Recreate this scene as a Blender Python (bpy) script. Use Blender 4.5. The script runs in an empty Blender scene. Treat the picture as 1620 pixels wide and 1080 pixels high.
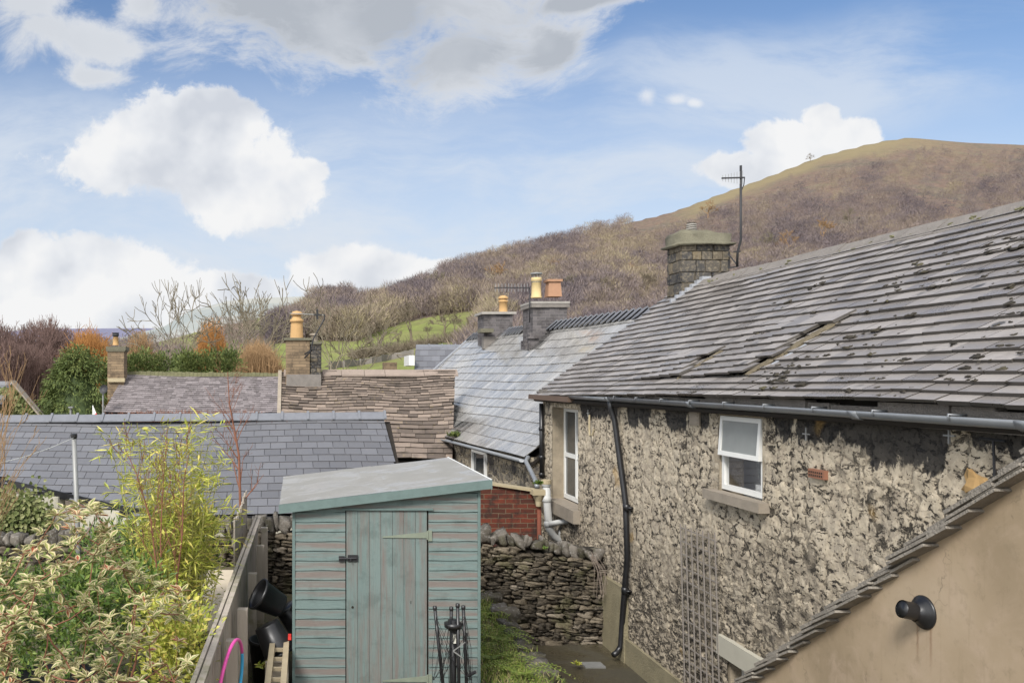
import bpy, math, random
import numpy as np
from mathutils import Vector, Matrix
V = Vector
R = math.radians
SC = bpy.context.scene
COL = SC.collection
# ------------------------------------------------------------------ camera
F, PX, PY = 1350.0, 470.0, 600.0            # focal length and principal point in photo pixels
cam = bpy.data.cameras.new('camera'); camo = bpy.data.objects.new('camera', cam); COL.objects.link(camo)
cam.sensor_width = 36; cam.lens = F / 1620 * 36
cam.shift_x = (810 - PX) / 1620; cam.shift_y = (PY - 540) / 1620
cam.clip_start = 0.05; cam.clip_end = 12000
camo.location = (0, 0, 0); camo.rotation_euler = (R(90), 0, 0)
SC.camera = camo
def P(x, y, Y):
    return V(((x - PX) / F * Y, Y, (PY - y) / F * Y))
# ------------------------------------------------------------------ world
SUN_AZ, SUN_EL = R(-150), R(42)
w = bpy.data.worlds.new('World'); SC.world = w; w.use_nodes = True
SC.view_settings.view_transform = 'Standard'; SC.view_settings.look = 'None'
SC.view_settings.gamma = 1; SC.view_settings.exposure = 0.95
class G:
    """tiny node-graph helper"""
    def __init__(s, nt): s.nt = nt; s.nt.nodes.clear()
    def n(s, t, **k):
        o = s.nt.nodes.new(t)
        for a, b in k.items(): setattr(o, a, b)
        return o
    def set(s, sock, v):
        if isinstance(v, bpy.types.NodeSocket): s.nt.links.new(v, sock)
        elif v is not None:
            if hasattr(sock, 'default_value') and hasattr(sock.default_value, '__len__'):
                v = tuple(v) if hasattr(v, '__len__') else (v,) * len(sock.default_value)
                if len(v) == 3 and len(sock.default_value) == 4: v = v + (1,)
            sock.default_value = v
    def m(s, op, a, b=None, c=None, clamp=False):
        o = s.n('ShaderNodeMath', operation=op, use_clamp=clamp)
        s.set(o.inputs[0], a); s.set(o.inputs[1], b); s.set(o.inputs[2], c)
        return o.outputs[0]
    def vm(s, op, a, b=None):
        o = s.n('ShaderNodeVectorMath', operation=op); s.set(o.inputs[0], a)
        if b is not None: s.set(o.inputs[1], b)
        return o.outputs['Value'] if op in ('LENGTH', 'DOT_PRODUCT', 'DISTANCE') else o.outputs['Vector']
    def mix(s, f, a, b, mode='MIX'):
        o = s.n('ShaderNodeMix', data_type='RGBA', blend_type=mode)
        s.set(o.inputs[0], f); s.set(o.inputs[6], a); s.set(o.inputs[7], b)
        return o.outputs[2]
    def ss(s, v, lo, hi):
        o = s.n('ShaderNodeMapRange', interpolation_type='SMOOTHSTEP')
        s.set(o.inputs[0], v); s.set(o.inputs[1], lo); s.set(o.inputs[2], hi)
        return o.outputs[0]
    def noise(s, vec, scale, detail=4, rough=.55, dist=0, out='Fac'):
        o = s.n('ShaderNodeTexNoise'); s.set(o.inputs['Vector'], vec); o.inputs['Scale'].default_value = scale
        o.inputs['Detail'].default_value = detail; o.inputs['Roughness'].default_value = rough
        o.inputs['Distortion'].default_value = dist
        return o.outputs[out]
    def vor(s, vec, scale, feature='F1', out='Distance', rand=1):
        o = s.n('ShaderNodeTexVoronoi', feature=feature); s.set(o.inputs['Vector'], vec)
        o.inputs['Scale'].default_value = scale; o.inputs['Randomness'].default_value = rand
        return o.outputs[out]
    def ramp(s, f, stops):
        o = s.n('ShaderNodeValToRGB'); s.set(o.inputs[0], f); e = o.color_ramp.elements
        while len(e) < len(stops): e.new(.5)
        for i, (p, c) in enumerate(stops): e[i].position = p; e[i].color = (c[0], c[1], c[2], 1) if hasattr(c, '__len__') else (c, c, c, 1)
        return o.outputs[0]
    def comb(s, x, y, z):
        o = s.n('ShaderNodeCombineXYZ'); s.set(o.inputs[0], x); s.set(o.inputs[1], y); s.set(o.inputs[2], z); return o.outputs[0]
    def sep(s, v):
        o = s.n('ShaderNodeSeparateXYZ'); s.set(o.inputs[0], v); return o.outputs
    def sc(s, v, k):
        return s.vm('MULTIPLY', v, k)
    def bump(s, h, strength=.5, dist=.01, nrm=None):
        o = s.n('ShaderNodeBump'); s.set(o.inputs['Height'], h); s.set(o.inputs['Strength'], strength); o.inputs['Distance'].default_value = dist
        if nrm is not None: s.set(o.inputs['Normal'], nrm)
        return o.outputs[0]
def sky():
    g = G(w.node_tree)
    tc = g.n('ShaderNodeTexCoord'); d = tc.outputs['Generated']
    x, y, z = g.sep(d)
    st = g.n('ShaderNodeTexSky', sky_type='NISHITA'); st.sun_disc = False
    st.sun_elevation = SUN_EL; st.sun_rotation = SUN_AZ; st.altitude = 200; st.dust_density = .6; st.ozone_density = 1.6; st.air_density = 1
    yy = g.m('MAXIMUM', y, .05)
    u = g.m('DIVIDE', x, yy); v = g.m('DIVIDE', z, yy)
    uv = g.comb(u, v, 0)
    ncol = g.noise(uv, 3.2, 3, .5, 0, 'Color')
    off = g.vm('SUBTRACT', ncol, (.5, .5, .5))
    wv = g.vm('ADD', uv, g.sc(off, .045))
    wv2 = g.vm('ADD', uv, g.sc(off, .16))
    def blob(bx, by, rx, ry, vec, tilt=0):
        c = ((bx - PX) / F, (PY - by) / F, 0)
        q = g.vm('SUBTRACT', vec, c)
        if tilt:
            r = g.n('ShaderNodeVectorRotate', rotation_type='Z_AXIS'); g.set(r.inputs['Vector'], q); r.inputs['Angle'].default_value = R(tilt); q = r.outputs[0]
        q = g.sc(q, (F / rx, F / ry, 1))
        return g.m('SUBTRACT', 1, g.vm('LENGTH', q))
    def mx(l, sm=.18):
        o = l[0]
        for k in l[1:]:
            o = g.m('SMOOTH_MAX', o, k, sm)
        return o
    puff = g.noise(g.vm('ADD', uv, g.sc(g.vm('SUBTRACT', g.noise(uv, 16, 5, .6, 0, 'Color'), (.5, .5, .5)), .035)), 6.5, 12, .64); t1 = g.noise(uv, 7, 4, .45); t2 = g.noise(g.vm('ADD', uv, (-.02, .03, 0)), 7, 4, .45)
    wisp = g.noise(g.vm('MULTIPLY', g.vm('ADD', uv, g.sc(off, .3)), (1, 1.5, 1)), 5, 12, .68)
    cum = mx([blob(285, 250, 165, 92, wv), blob(335, 195, 85, 60, wv), blob(385, 300, 110, 72, wv), blob(190, 262, 80, 60, wv), blob(465, 272, 55, 22, wv),
              blob(370, 458, 95, 36, wv), blob(560, 432, 115, 44, wv), blob(70, 430, 210, 66, wv), blob(190, 450, 100, 50, wv), blob(60, 500, 270, 40, wv),
              blob(1255, 235, 85, 48, wv), blob(1298, 188, 34, 34, wv), blob(1345, 222, 55, 40, wv), blob(1180, 268, 90, 30, wv), blob(680, 440, 130, 36, wv)])
    small = mx([blob(1020, 160, 22, 20, wv), blob(1066, 163, 26, 12, wv), blob(1095, 168, 18, 9, wv)])
    pz = g.m('SUBTRACT', puff, .5)
    cf = g.m('ADD', g.m('ADD', cum, .04), g.m('MULTIPLY', pz, 2.7))
    cm = g.ss(cf, -.04, .20)
    cm = g.m('MAXIMUM', cm, g.m('MULTIPLY', g.ss(g.m('ADD', small, g.m('MULTIPLY', pz, 3.5)), .0, .9), .75))
    soft = mx([blob(600, 25, 350, 115, wv2, -10), blob(720, 95, 170, 95, wv2, -25), blob(470, 0, 260, 90, wv2), blob(850, 85, 75, 70, wv2),
               blob(50, 70, 110, 36, wv2), blob(160, 82, 100, 36, wv2), blob(5, 20, 75, 110, wv2), blob(215, 5, 42, 36, wv2), blob(150, 130, 70, 24, wv2), blob(900, 6, 130, 20, wv2)], .34)
    sf = g.m('ADD', g.m('SUBTRACT', soft, .06), g.m('MULTIPLY', g.m('SUBTRACT', wisp, .5), 3.4))
    sm = g.ss(sf, -.16, .62)
    wn = g.noise(g.vm('MULTIPLY', g.vm('ADD', uv, g.sc(off, .12)), (1.2, 4.2, 1)), 2.2, 7, .62, .2)
    band = mx([blob(700, 330, 700, 120, wv2, 4), blob(60, 270, 330, 110, wv2), blob(1050, 290, 420, 60, wv2, 4), blob(620, 420, 720, 150, wv2), blob(880, 305, 170, 22, wv2, 22), blob(1500, 380, 500, 120, wv2), blob(1250, 130, 460, 90, wv2, -6)])
    wm = g.m('MULTIPLY', g.ss(band, -.45, .6), g.ss(wn, .36, .62), clamp=True)
    hz = g.ss(v, .52, .04)
    wm = g.m('ADD', g.m('MULTIPLY', g.m('MULTIPLY', wm, .62), g.m('SUBTRACT', 1, g.m('MULTIPLY', hz, .6))), g.m('MULTIPLY', hz, .84), clamp=True)
    k = 5.2
    lit = g.m('SUBTRACT', t1, t2)
    tone = g.m('ADD', g.m('MULTIPLY', lit, 1.9), g.m('ADD', .62, g.m('MULTIPLY', pz, .5)))
    wcol = g.ramp(tone, [(.38, (.70, .735, .80)), (.6, (.885, .905, .94)), (.76, (1, 1, 1))])
    wcol = g.mix(g.m('MULTIPLY', g.ss(cf, .3, -.05), .5), wcol, (.93, .95, .98))
    core = g.m('MULTIPLY', g.ss(g.m('ADD', soft, g.m('MULTIPLY', g.m('SUBTRACT', wisp, .5), 1.9)), .14, .85), g.m('SUBTRACT', 1.25, g.m('MULTIPLY', g.ss(t1, .35, .68), .6)), clamp=True)
    scol = g.mix(g.m('MULTIPLY', core, .95), (.90, .92, .95), (.53, .56, .60))
    scol = g.mix(g.m('MULTIPLY', g.ss(u, -.1, -.2), .8), scol, (.86, .885, .92))
    blue = g.sc(st.outputs[0], (.58, .69, .80))
    c = g.mix(wm, blue, (.78 * k, .85 * k, .945 * k))
    c = g.mix(g.m('MULTIPLY', sm, .9), c, g.sc(scol, (k * .98,) * 3))
    c = g.mix(g.m('MULTIPLY', cm, .96), c, g.sc(wcol, (k * 1.02,) * 3))
    # brighter broken cloud added behind the camera, out of view, as fill light
    dn = g.noise(d, 2.4, 6, .6)
    back = g.mix(g.ss(dn, .36, .6), blue, (13.5, 13.4, 13.2))
    c = g.mix(g.ss(y, .3, .08), c, back)
    bg = g.n('ShaderNodeBackground'); g.set(bg.inputs[0], c); bg.inputs[1].default_value = .09
    out = g.n('ShaderNodeOutputWorld'); g.nt.links.new(bg.outputs[0], out.inputs[0])
sky()
sun = bpy.data.lights.new('sun', 'SUN'); sun.energy = 2.2; sun.angle = R(14); sun.color = (1, .965, .92)
so = bpy.data.objects.new('sun', sun); COL.objects.link(so)
sd = V((math.sin(SUN_AZ) * math.cos(SUN_EL), math.cos(SUN_AZ) * math.cos(SUN_EL), math.sin(SUN_EL)))
so.rotation_euler = sd.to_track_quat('Z', 'Y').to_euler(); so.location = (0, 0, 30)
# ------------------------------------------------------------------ mesh helper
class MB:
    def __init__(s): s.v = []; s.f = []; s.a = []; s.k = []
    def add(s, vs, fs, a=0., k=0.):
        o = len(s.v); s.v.extend([tuple(p) for p in vs])
        for f in fs: s.f.append([i + o for i in f])
        s.a.extend([a] * len(fs)); s.k.extend([k] * len(fs))
    def hexa(s, c, a=0., k=0.):                          # 8 corners: bottom 4 (ccw), top 4
        s.add(c, [(3, 2, 1, 0), (4, 5, 6, 7), (0, 1, 5, 4), (1, 2, 6, 5), (2, 3, 7, 6), (3, 0, 4, 7)], a, k)
    def box(s, x0, x1, y0, y1, z0, z1, a=0., k=0.):
        s.hexa([(x0, y0, z0), (x1, y0, z0), (x1, y1, z0), (x0, y1, z0), (x0, y0, z1), (x1, y0, z1), (x1, y1, z1), (x0, y1, z1)], a, k)
    def bar(s, p, q, wd, th, up=V((0, 0, 1)), a=0., k=0.):     # rectangular bar from p to q
        p = V(p); q = V(q); d = (q - p).normalized(); sd = d.cross(up)
        if sd.length < 1e-4: sd = d.cross(V((0, 1, 0)))
        sd.normalize(); u = sd.cross(d).normalized(); A = sd * wd / 2; B = u * th / 2
        s.hexa([p - A - B, p + A - B, q + A - B, q - A - B, p - A + B, p + A + B, q + A + B, q - A + B], a, k)
    def tube(s, pts, rad, n=8, cap=True, a=0., k=0.):
        pts = [V(p) for p in pts]; m = len(pts)
        if not hasattr(rad, '__len__'): rad = [rad] * m
        o = len(s.v); ref = None
        for i in range(m):
            d = (pts[min(i + 1, m - 1)] - pts[max(i - 1, 0)])
            if d.length < 1e-9: d = V((0, 0, 1))
            d.normalize()
            if ref is None: ref = d.orthogonal().normalized()
            ref = (ref - d * ref.dot(d))
            if ref.length < 1e-5: ref = d.orthogonal()
            ref.normalize(); b = d.cross(ref)
            for j in range(n):
                t = 2 * math.pi * j / n; s.v.append(tuple(pts[i] + (ref * math.cos(t) + b * math.sin(t)) * rad[i]))
        c = 0
        for i in range(m - 1):
            for j in range(n):
                s.f.append([o + i * n + j, o + i * n + (j + 1) % n, o + (i + 1) * n + (j + 1) % n, o + (i + 1) * n + j]); c += 1
        if cap: s.f.append([o + j for j in reversed(range(n))]); s.f.append([o + (m - 1) * n + j for j in range(n)]); c += 2
        s.a.extend([a] * c); s.k.extend([k] * c)
    def lathe(s, p, axis, prof, n=20, a=0., k=0.):         # prof: (radius, height)
        axis = V(axis).normalized(); r = axis.orthogonal().normalized(); b = axis.cross(r); p = V(p); o = len(s.v)
        for (rr, h) in prof:
            for j in range(n):
                t = 2 * math.pi * j / n; s.v.append(tuple(p + axis * h + (r * math.cos(t) + b * math.sin(t)) * max(rr, 1e-4)))
        c = 0
        for i in range(len(prof) - 1):
            for j in range(n):
                s.f.append([o + i * n + j, o + i * n + (j + 1) % n, o + (i + 1) * n + (j + 1) % n, o + (i + 1) * n + j]); c += 1
        s.a.extend([a] * c); s.k.extend([k] * c)
    def prism(s, poly, off, a=0., k=0.):
        off = V(off); n = len(poly); A = [V(p) for p in poly]
        s.add(A + [p + off for p in A], [tuple(range(n))[::-1], tuple(range(n, 2 * n))] + [(i, (i + 1) % n, n + (i + 1) % n, n + i) for i in range(n)], a, k)
    def build(s, name, mat, parent=None, smooth=False, **t):
        if parent is not None: o0 = V(parent['_w'])
        else:
            arr = np.array(s.v); o0 = V(((arr[:, 0].min() + arr[:, 0].max()) / 2, (arr[:, 1].min() + arr[:, 1].max()) / 2, arr[:, 2].min()))
        vs = (np.array(s.v) - np.array(o0)).tolist()
        me = bpy.data.meshes.new(name); me.from_pydata(vs, [], s.f); me.update()
        at = me.attributes.new('rnd', 'FLOAT', 'FACE'); at.data.foreach_set('value', s.a)
        if any(s.k): at = me.attributes.new('kk', 'FLOAT', 'FACE'); at.data.foreach_set('value', s.k)
        if mat: me.materials.append(mat)
        if smooth: me.polygons.foreach_set('use_smooth', [True] * len(s.f))
        o = bpy.data.objects.new(name, me); COL.objects.link(o)
        if parent is not None: o.parent = parent
        else: o.location = o0
        o['_w'] = list(o0)
        if t: tag(o, **t)
        return o
def tag(o, label=None, cat=None, group=None, kind=None):
    if label: o['label'] = label
    if cat: o['category'] = cat
    if group: o['group'] = group
    if kind: o['kind'] = kind
    return o
def empty(name, loc, label, cat, group=None):
    o = bpy.data.objects.new(name, None); COL.objects.link(o); o.location = loc; o.empty_display_size = .2
    o.matrix_world = Matrix.Translation(V(loc)); o['_w'] = list(loc)
    return tag(o, label, cat, group)
def copy_tree(o, parent=None):
    c = o.copy(); COL.objects.link(c)
    if parent is not None: c.parent = parent
    for ch in list(o.children): copy_tree(ch, c)
    return c
# ------------------------------------------------------------------ materials
def mat(name, fn, rough=.85, metal=0., spec=.35):
    m = bpy.data.materials.new(name); m.use_nodes = True; g = G(m.node_tree)
    b = g.n('ShaderNodeBsdfPrincipled'); o = g.n('ShaderNodeOutputMaterial'); g.nt.links.new(b.outputs[0], o.inputs[0])
    b.inputs['Roughness'].default_value = rough; b.inputs['Metallic'].default_value = metal; b.inputs['Specular IOR Level'].default_value = spec
    g.obj = g.n('ShaderNodeTexCoord').outputs['Object']
    g.geo = g.n('ShaderNodeNewGeometry')
    def attr(n): a = g.n('ShaderNodeAttribute', attribute_name=n); return a.outputs['Fac']
    g.attr = attr; g.b = b
    r = fn(g)
    if isinstance(r, dict):
        for k, v in r.items(): g.set(b.inputs[k], v)
    else: g.set(b.inputs['Base Color'], r)
    return m
def plain(name, c, rough=.6, metal=0., var=.25, scale=8, bs=.15, bd=.003, spec=.35):
    def fn(g):
        n = g.noise(g.obj, scale, 6, .6); n2 = g.noise(g.obj, scale * 9, 3)
        col = g.mix(n, [k * (1 - var) for k in c], [min(1, k * (1 + var)) for k in c])
        col = g.mix(g.m('MULTIPLY', n2, var * .7), col, [k * .7 for k in c])
        return {'Base Color': col, 'Normal': g.bump(n2, bs, bd), 'Roughness': g.m('ADD', rough - .1, g.m('MULTIPLY', n, .2))}
    return mat(name, fn, rough, metal, spec)
def tile_mat(name, ca, cb, rough=.6, stain=(.05, .045, .04), stain_amt=.3, lichen=None, lich_amt=.0, spec=.5, bstr=.3, dark_spots=0., streak=None, wet=0.):
    def fn(g):
        r = g.attr('rnd'); n = g.noise(g.obj, 3.5, 6, .65); nf = g.noise(g.obj, 45, 5, .65)
        nrm = g.geo.outputs['True Normal']; nz = g.sep(nrm)[2]
        c = g.mix(r, ca, cb)
        c = g.mix(g.m('MULTIPLY', g.ss(nf, .35, .7), .35), c, g.sc(c, (1.5, 1.48, 1.45)))
        st = g.m('MULTIPLY', g.ss(n, .5, .72), stain_amt)
        c = g.mix(st, c, stain)
        if lichen: 
            ln = g.m('MULTIPLY', g.ss(g.noise(g.obj, 11, 5, .7), .56, .72), g.ss(g.noise(g.obj, 1.3, 3), .3, .6))
            c = g.mix(g.m('MULTIPLY', ln, lich_amt), c, lichen)
        if dark_spots:
            vd = g.vor(g.vm('ADD', g.obj, g.sc(g.noise(g.obj, 12, 3, .5, 0, 'Color'), .12)), 3.6); sp = g.m('MULTIPLY', g.ss(vd, .20, .12), g.ss(g.noise(g.obj, 1.1, 3), .42, .58))
            c = g.mix(g.m('MULTIPLY', sp, dark_spots), c, (.03, .028, .022))
        c = g.mix(g.m('MULTIPLY', g.ss(nz, .45, .2), .8), c, (.03, .026, .02))      # mossy, dirty cut edges, deepened with painted shade between courses
        rr = g.m('ADD', rough - .12, g.m('MULTIPLY', nf, .25))
        if wet:
            wn = g.noise(g.obj, .9, 5, .65); rr = g.m('SUBTRACT', rr, g.m('MULTIPLY', g.ss(wn, .35, .65), wet))
            rr = g.m('ADD', rr, g.m('MULTIPLY', g.m('SUBTRACT', r, .5), .16))
        return {'Base Color': c, 'Roughness': rr, 'Normal': g.bump(g.m('ADD', nf, g.m('MULTIPLY', n, .4)), bstr, .006)}
    return mat(name, fn, rough, 0, spec)
M = {}
M['tile_old'] = tile_mat('stone_slate_grey', (.16, .144, .131), (.27, .246, .226), .46, (.16, .14, .125), .4, (.33, .29, .2), .15, .6, .4, .8, wet=.14)
M['tile_wet'] = tile_mat('wet_slate', (.05, .049, .047), (.35, .338, .318), .25, (.07, .07, .07), .6, None, 0, .8, .08, 0, wet=.2)
M['tile_blue'] = tile_mat('blue_slate', (.10, .10, .106), (.145, .146, .155), .5, (.1, .105, .12), .2, None, 0, .5, .1)
M['tile_stone'] = tile_mat('stone_tile_brown', (.08, .064, .053), (.225, .178, .145), .85, (.05, .042, .035), .55, (.36, .27, .11), .55, .3, .8)
M['tile_purple'] = tile_mat('purple_slate', (.12, .105, .105), (.21, .185, .185), .75, (.07, .06, .055), .5, (.36, .3, .26), .3, .3, .4, .7)
M['tile_moss'] = plain('verge_stone', (.23, .205, .17), .9, 0, .6, 7, .9, .015)
M['ridge_grey'] = plain('ridge_grey', (.15, .155, .17), .6, 0, .25, 9)
M['ridge_stone'] = plain('ridge_stone', (.2, .18, .16), .9, 0, .45, 7, .9, .02)
M['ridge_moss'] = plain('ridge_moss', (.17, .165, .09), .95, 0, .5, 5, .9, .02)
M['fillet'] = plain('mortar_fillet', (.14, .115, .075), .95, 0, .5, 14, .8, .01)
M['ridge_brown'] = plain('ridge_brown', (.25, .2, .165), .85, 0, .3, 4, .4, .01)
M['lead'] = plain('lead', (.30, .31, .33), .5, .0, .3, 9, .4, .01)
M['terracotta'] = plain('terracotta', (.43, .265, .115), .8, 0, .25, 6)
M['terracotta_buff'] = plain('terracotta_buff', (.50, .385, .19), .8, 0, .2, 6)
M['terracotta_red'] = plain('terracotta_red', (.33, .185, .11), .8, 0, .25, 6)
M['concrete'] = plain('concrete_cap', (.30, .28, .25), .9, 0, .35, 6, .7, .01)
M['moss_cap'] = plain('moss_cap', (.145, .135, .095), .95, 0, .55, 5, 1, .02)
M['black'] = plain('black_plastic', (.012, .012, .013), .38, 0, .3, 10, .1, .002, .5)
M['gutter'] = plain('grey_gutter', (.19, .20, .21), .34, 0, .3, 5, .1, .002, .6)
M['gutter_brown'] = plain('brown_gutter', (.11, .075, .055), .5, 0, .3, 5)
M['grey_pipe'] = plain('grey_pipe', (.46, .46, .44), .5, 0, .2, 6)
M['rust'] = plain('rusty_pipe', (.15, .045, .025), .8, 0, .4, 12)
M['cream'] = plain('cream_paint', (.36, .30, .19), .8, 0, .25, 9)
M['white'] = plain('white_paint', (.66, .655, .62), .45, 0, .08, 6)
M['pale'] = plain('pale_room', (.8, .8, .77), .8, 0, .1, 2)
M['galv'] = plain('galvanised', (.24, .24, .23), .5, .3, .2, 20)
M['dark_metal'] = plain('dark_metal', (.03, .03, .032), .5, .3, .2, 20)
M['sill'] = plain('stone_sill', (.27, .23, .18), .9, 0, .35, 8, .5, .01)
M['lintel'] = plain('painted_lintel', (.42, .395, .32), .85, 0, .15, 6, .3, .005)
M['plinth'] = plain('mossy_plinth', (.23, .20, .125), .9, 0, .5, 5, .8, .015)
M['paving'] = plain('beige_paving', (.52, .45, .34), .9, 0, .15, 5, .3, .005)
M['pink'] = plain('pink_plastic', (.78, .10, .40), .35, 0, .1, 5)
M['blue'] = plain('blue_plastic', (.06, .38, .66), .35, 0, .1, 5)
M['red'] = plain('red_plastic', (.6, .04, .03), .5, 0, .1, 5)
M['label'] = plain('pale_label', (.6, .58, .5), .6, 0, .1, 5)
M['bark'] = plain('bark', (.16, .13, .09), .95, 0, .4, 6)
M['bark_grey'] = plain('bark_grey', (.17, .145, .10), .95, 0, .35, 3)
M['twig_purple'] = plain('twig_purple', (.155, .10, .085), .95, 0, .35, 1)
M['twig_orange'] = plain('twig_orange', (.36, .17, .05), .95, 0, .35, 1)
M['twig_tan'] = plain('twig_tan', (.30, .19, .095), .95, 0, .35, 1)
M['stem_red'] = plain('stem_red', (.20, .085, .05), .8, 0, .35, 12)
M['stem_green'] = plain('stem_olive', (.25, .24, .07), .8, 0, .35, 12)
def leafmat(name, stops, trans=.3, rough=.5, edge=None):
    def fn(g):
        r = g.attr('rnd'); c = g.ramp(r, stops)
        n = g.noise(g.obj, 30, 3); c = g.mix(g.m('MULTIPLY', n, .3), c, g.sc(c, (.6, .65, .55)))
        if edge: c = g.mix(g.m('MULTIPLY', g.attr('kk'), g.ss(g.noise(g.obj, 40, 3), .2, .5)), c, edge)
        d = {'Base Color': c}
        return d
    m = mat(name, fn, rough, 0, .35)
    nt = m.node_tree; b = [n for n in nt.nodes if n.type == 'BSDF_PRINCIPLED'][0]; out = [n for n in nt.nodes if n.type == 'OUTPUT_MATERIAL'][0]
    t = nt.nodes.new('ShaderNodeBsdfTranslucent'); mx = nt.nodes.new('ShaderNodeMixShader'); mx.inputs[0].default_value = trans
    src = b.inputs['Base Color'].links[0].from_socket; nt.links.new(src, t.inputs[0])
    nt.links.new(b.outputs[0], mx.inputs[1]); nt.links.new(t.outputs[0], mx.inputs[2]); nt.links.new(mx.outputs[0], out.inputs[0])
    return m
M['leaf_var'] = leafmat('variegated_leaf', [(0, (.13, .19, .045)), (.5, (.22, .27, .075)), (.8, (.34, .34, .11)), (.9, (.36, .17, .09)), (1, (.45, .11, .06))], .3, .45, (.58, .50, .29))
M['leaf_bamboo'] = leafmat('bamboo_leaf', [(0, (.27, .32, .05)), (.5, (.52, .54, .09)), (.85, (.72, .66, .18)), (1, (.72, .54, .15))], .35)
M['leaf_green'] = leafmat('green_leaf', [(0, (.045, .085, .018)), (.5, (.10, .17, .03)), (1, (.22, .28, .06))], .25)
M['leaf_ever'] = leafmat('evergreen_leaf', [(0, (.05, .075, .022)), (.5, (.11, .145, .04)), (1, (.22, .245, .075))], .1, .7)
M['leaf_ivy'] = leafmat('ivy_leaf', [(0, (.06, .08, .02)), (.5, (.14, .16, .05)), (1, (.26, .26, .12))], .1, .6)
M['grass'] = leafmat('grass_blade', [(0, (.10, .16, .03)), (.6, (.24, .31, .06)), (.85, (.42, .38, .15)), (1, (.5, .42, .24))], .25, .7)
M['fern'] = leafmat('fern_leaf', [(0, (.16, .22, .04)), (.7, (.28, .36, .07)), (1, (.42, .40, .12))], .3)
M['moss'] = leafmat('moss_tuft', [(0, (.022, .018, .013)), (.9, (.05, .042, .03)), (1, (.075, .065, .035))], 0, .9)
def glass_fn(g):
    n = g.noise(g.obj, 2.5, 3)
    return {'Base Color': (.045, .05, .052), 'Normal': g.bump(n, .25, .01)}
M['glass'] = mat('window_glass', glass_fn, .04, 0, .9)
def frost_fn(g):
    n = g.noise(g.obj, 3, 3)
    return {'Base Color': g.mix(n, (.17, .18, .175), (.27, .285, .27))}
M['frosted'] = mat('frosted_glass', frost_fn, .22, 0, .6)
def clear_glass():
    m = bpy.data.materials.new('clear_glass'); m.use_nodes = True; g = G(m.node_tree)
    a = g.n('ShaderNodeBsdfTransparent'); b = g.n('ShaderNodeBsdfGlossy'); b.inputs['Roughness'].default_value = .03
    mx = g.n('ShaderNodeMixShader'); mx.inputs[0].default_value = .16; o = g.n('ShaderNodeOutputMaterial')
    g.nt.links.new(a.outputs[0], mx.inputs[1]); g.nt.links.new(b.outputs[0], mx.inputs[2]); g.nt.links.new(mx.outputs[0], o.inputs[0]); return m
M['clear'] = clear_glass()
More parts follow.
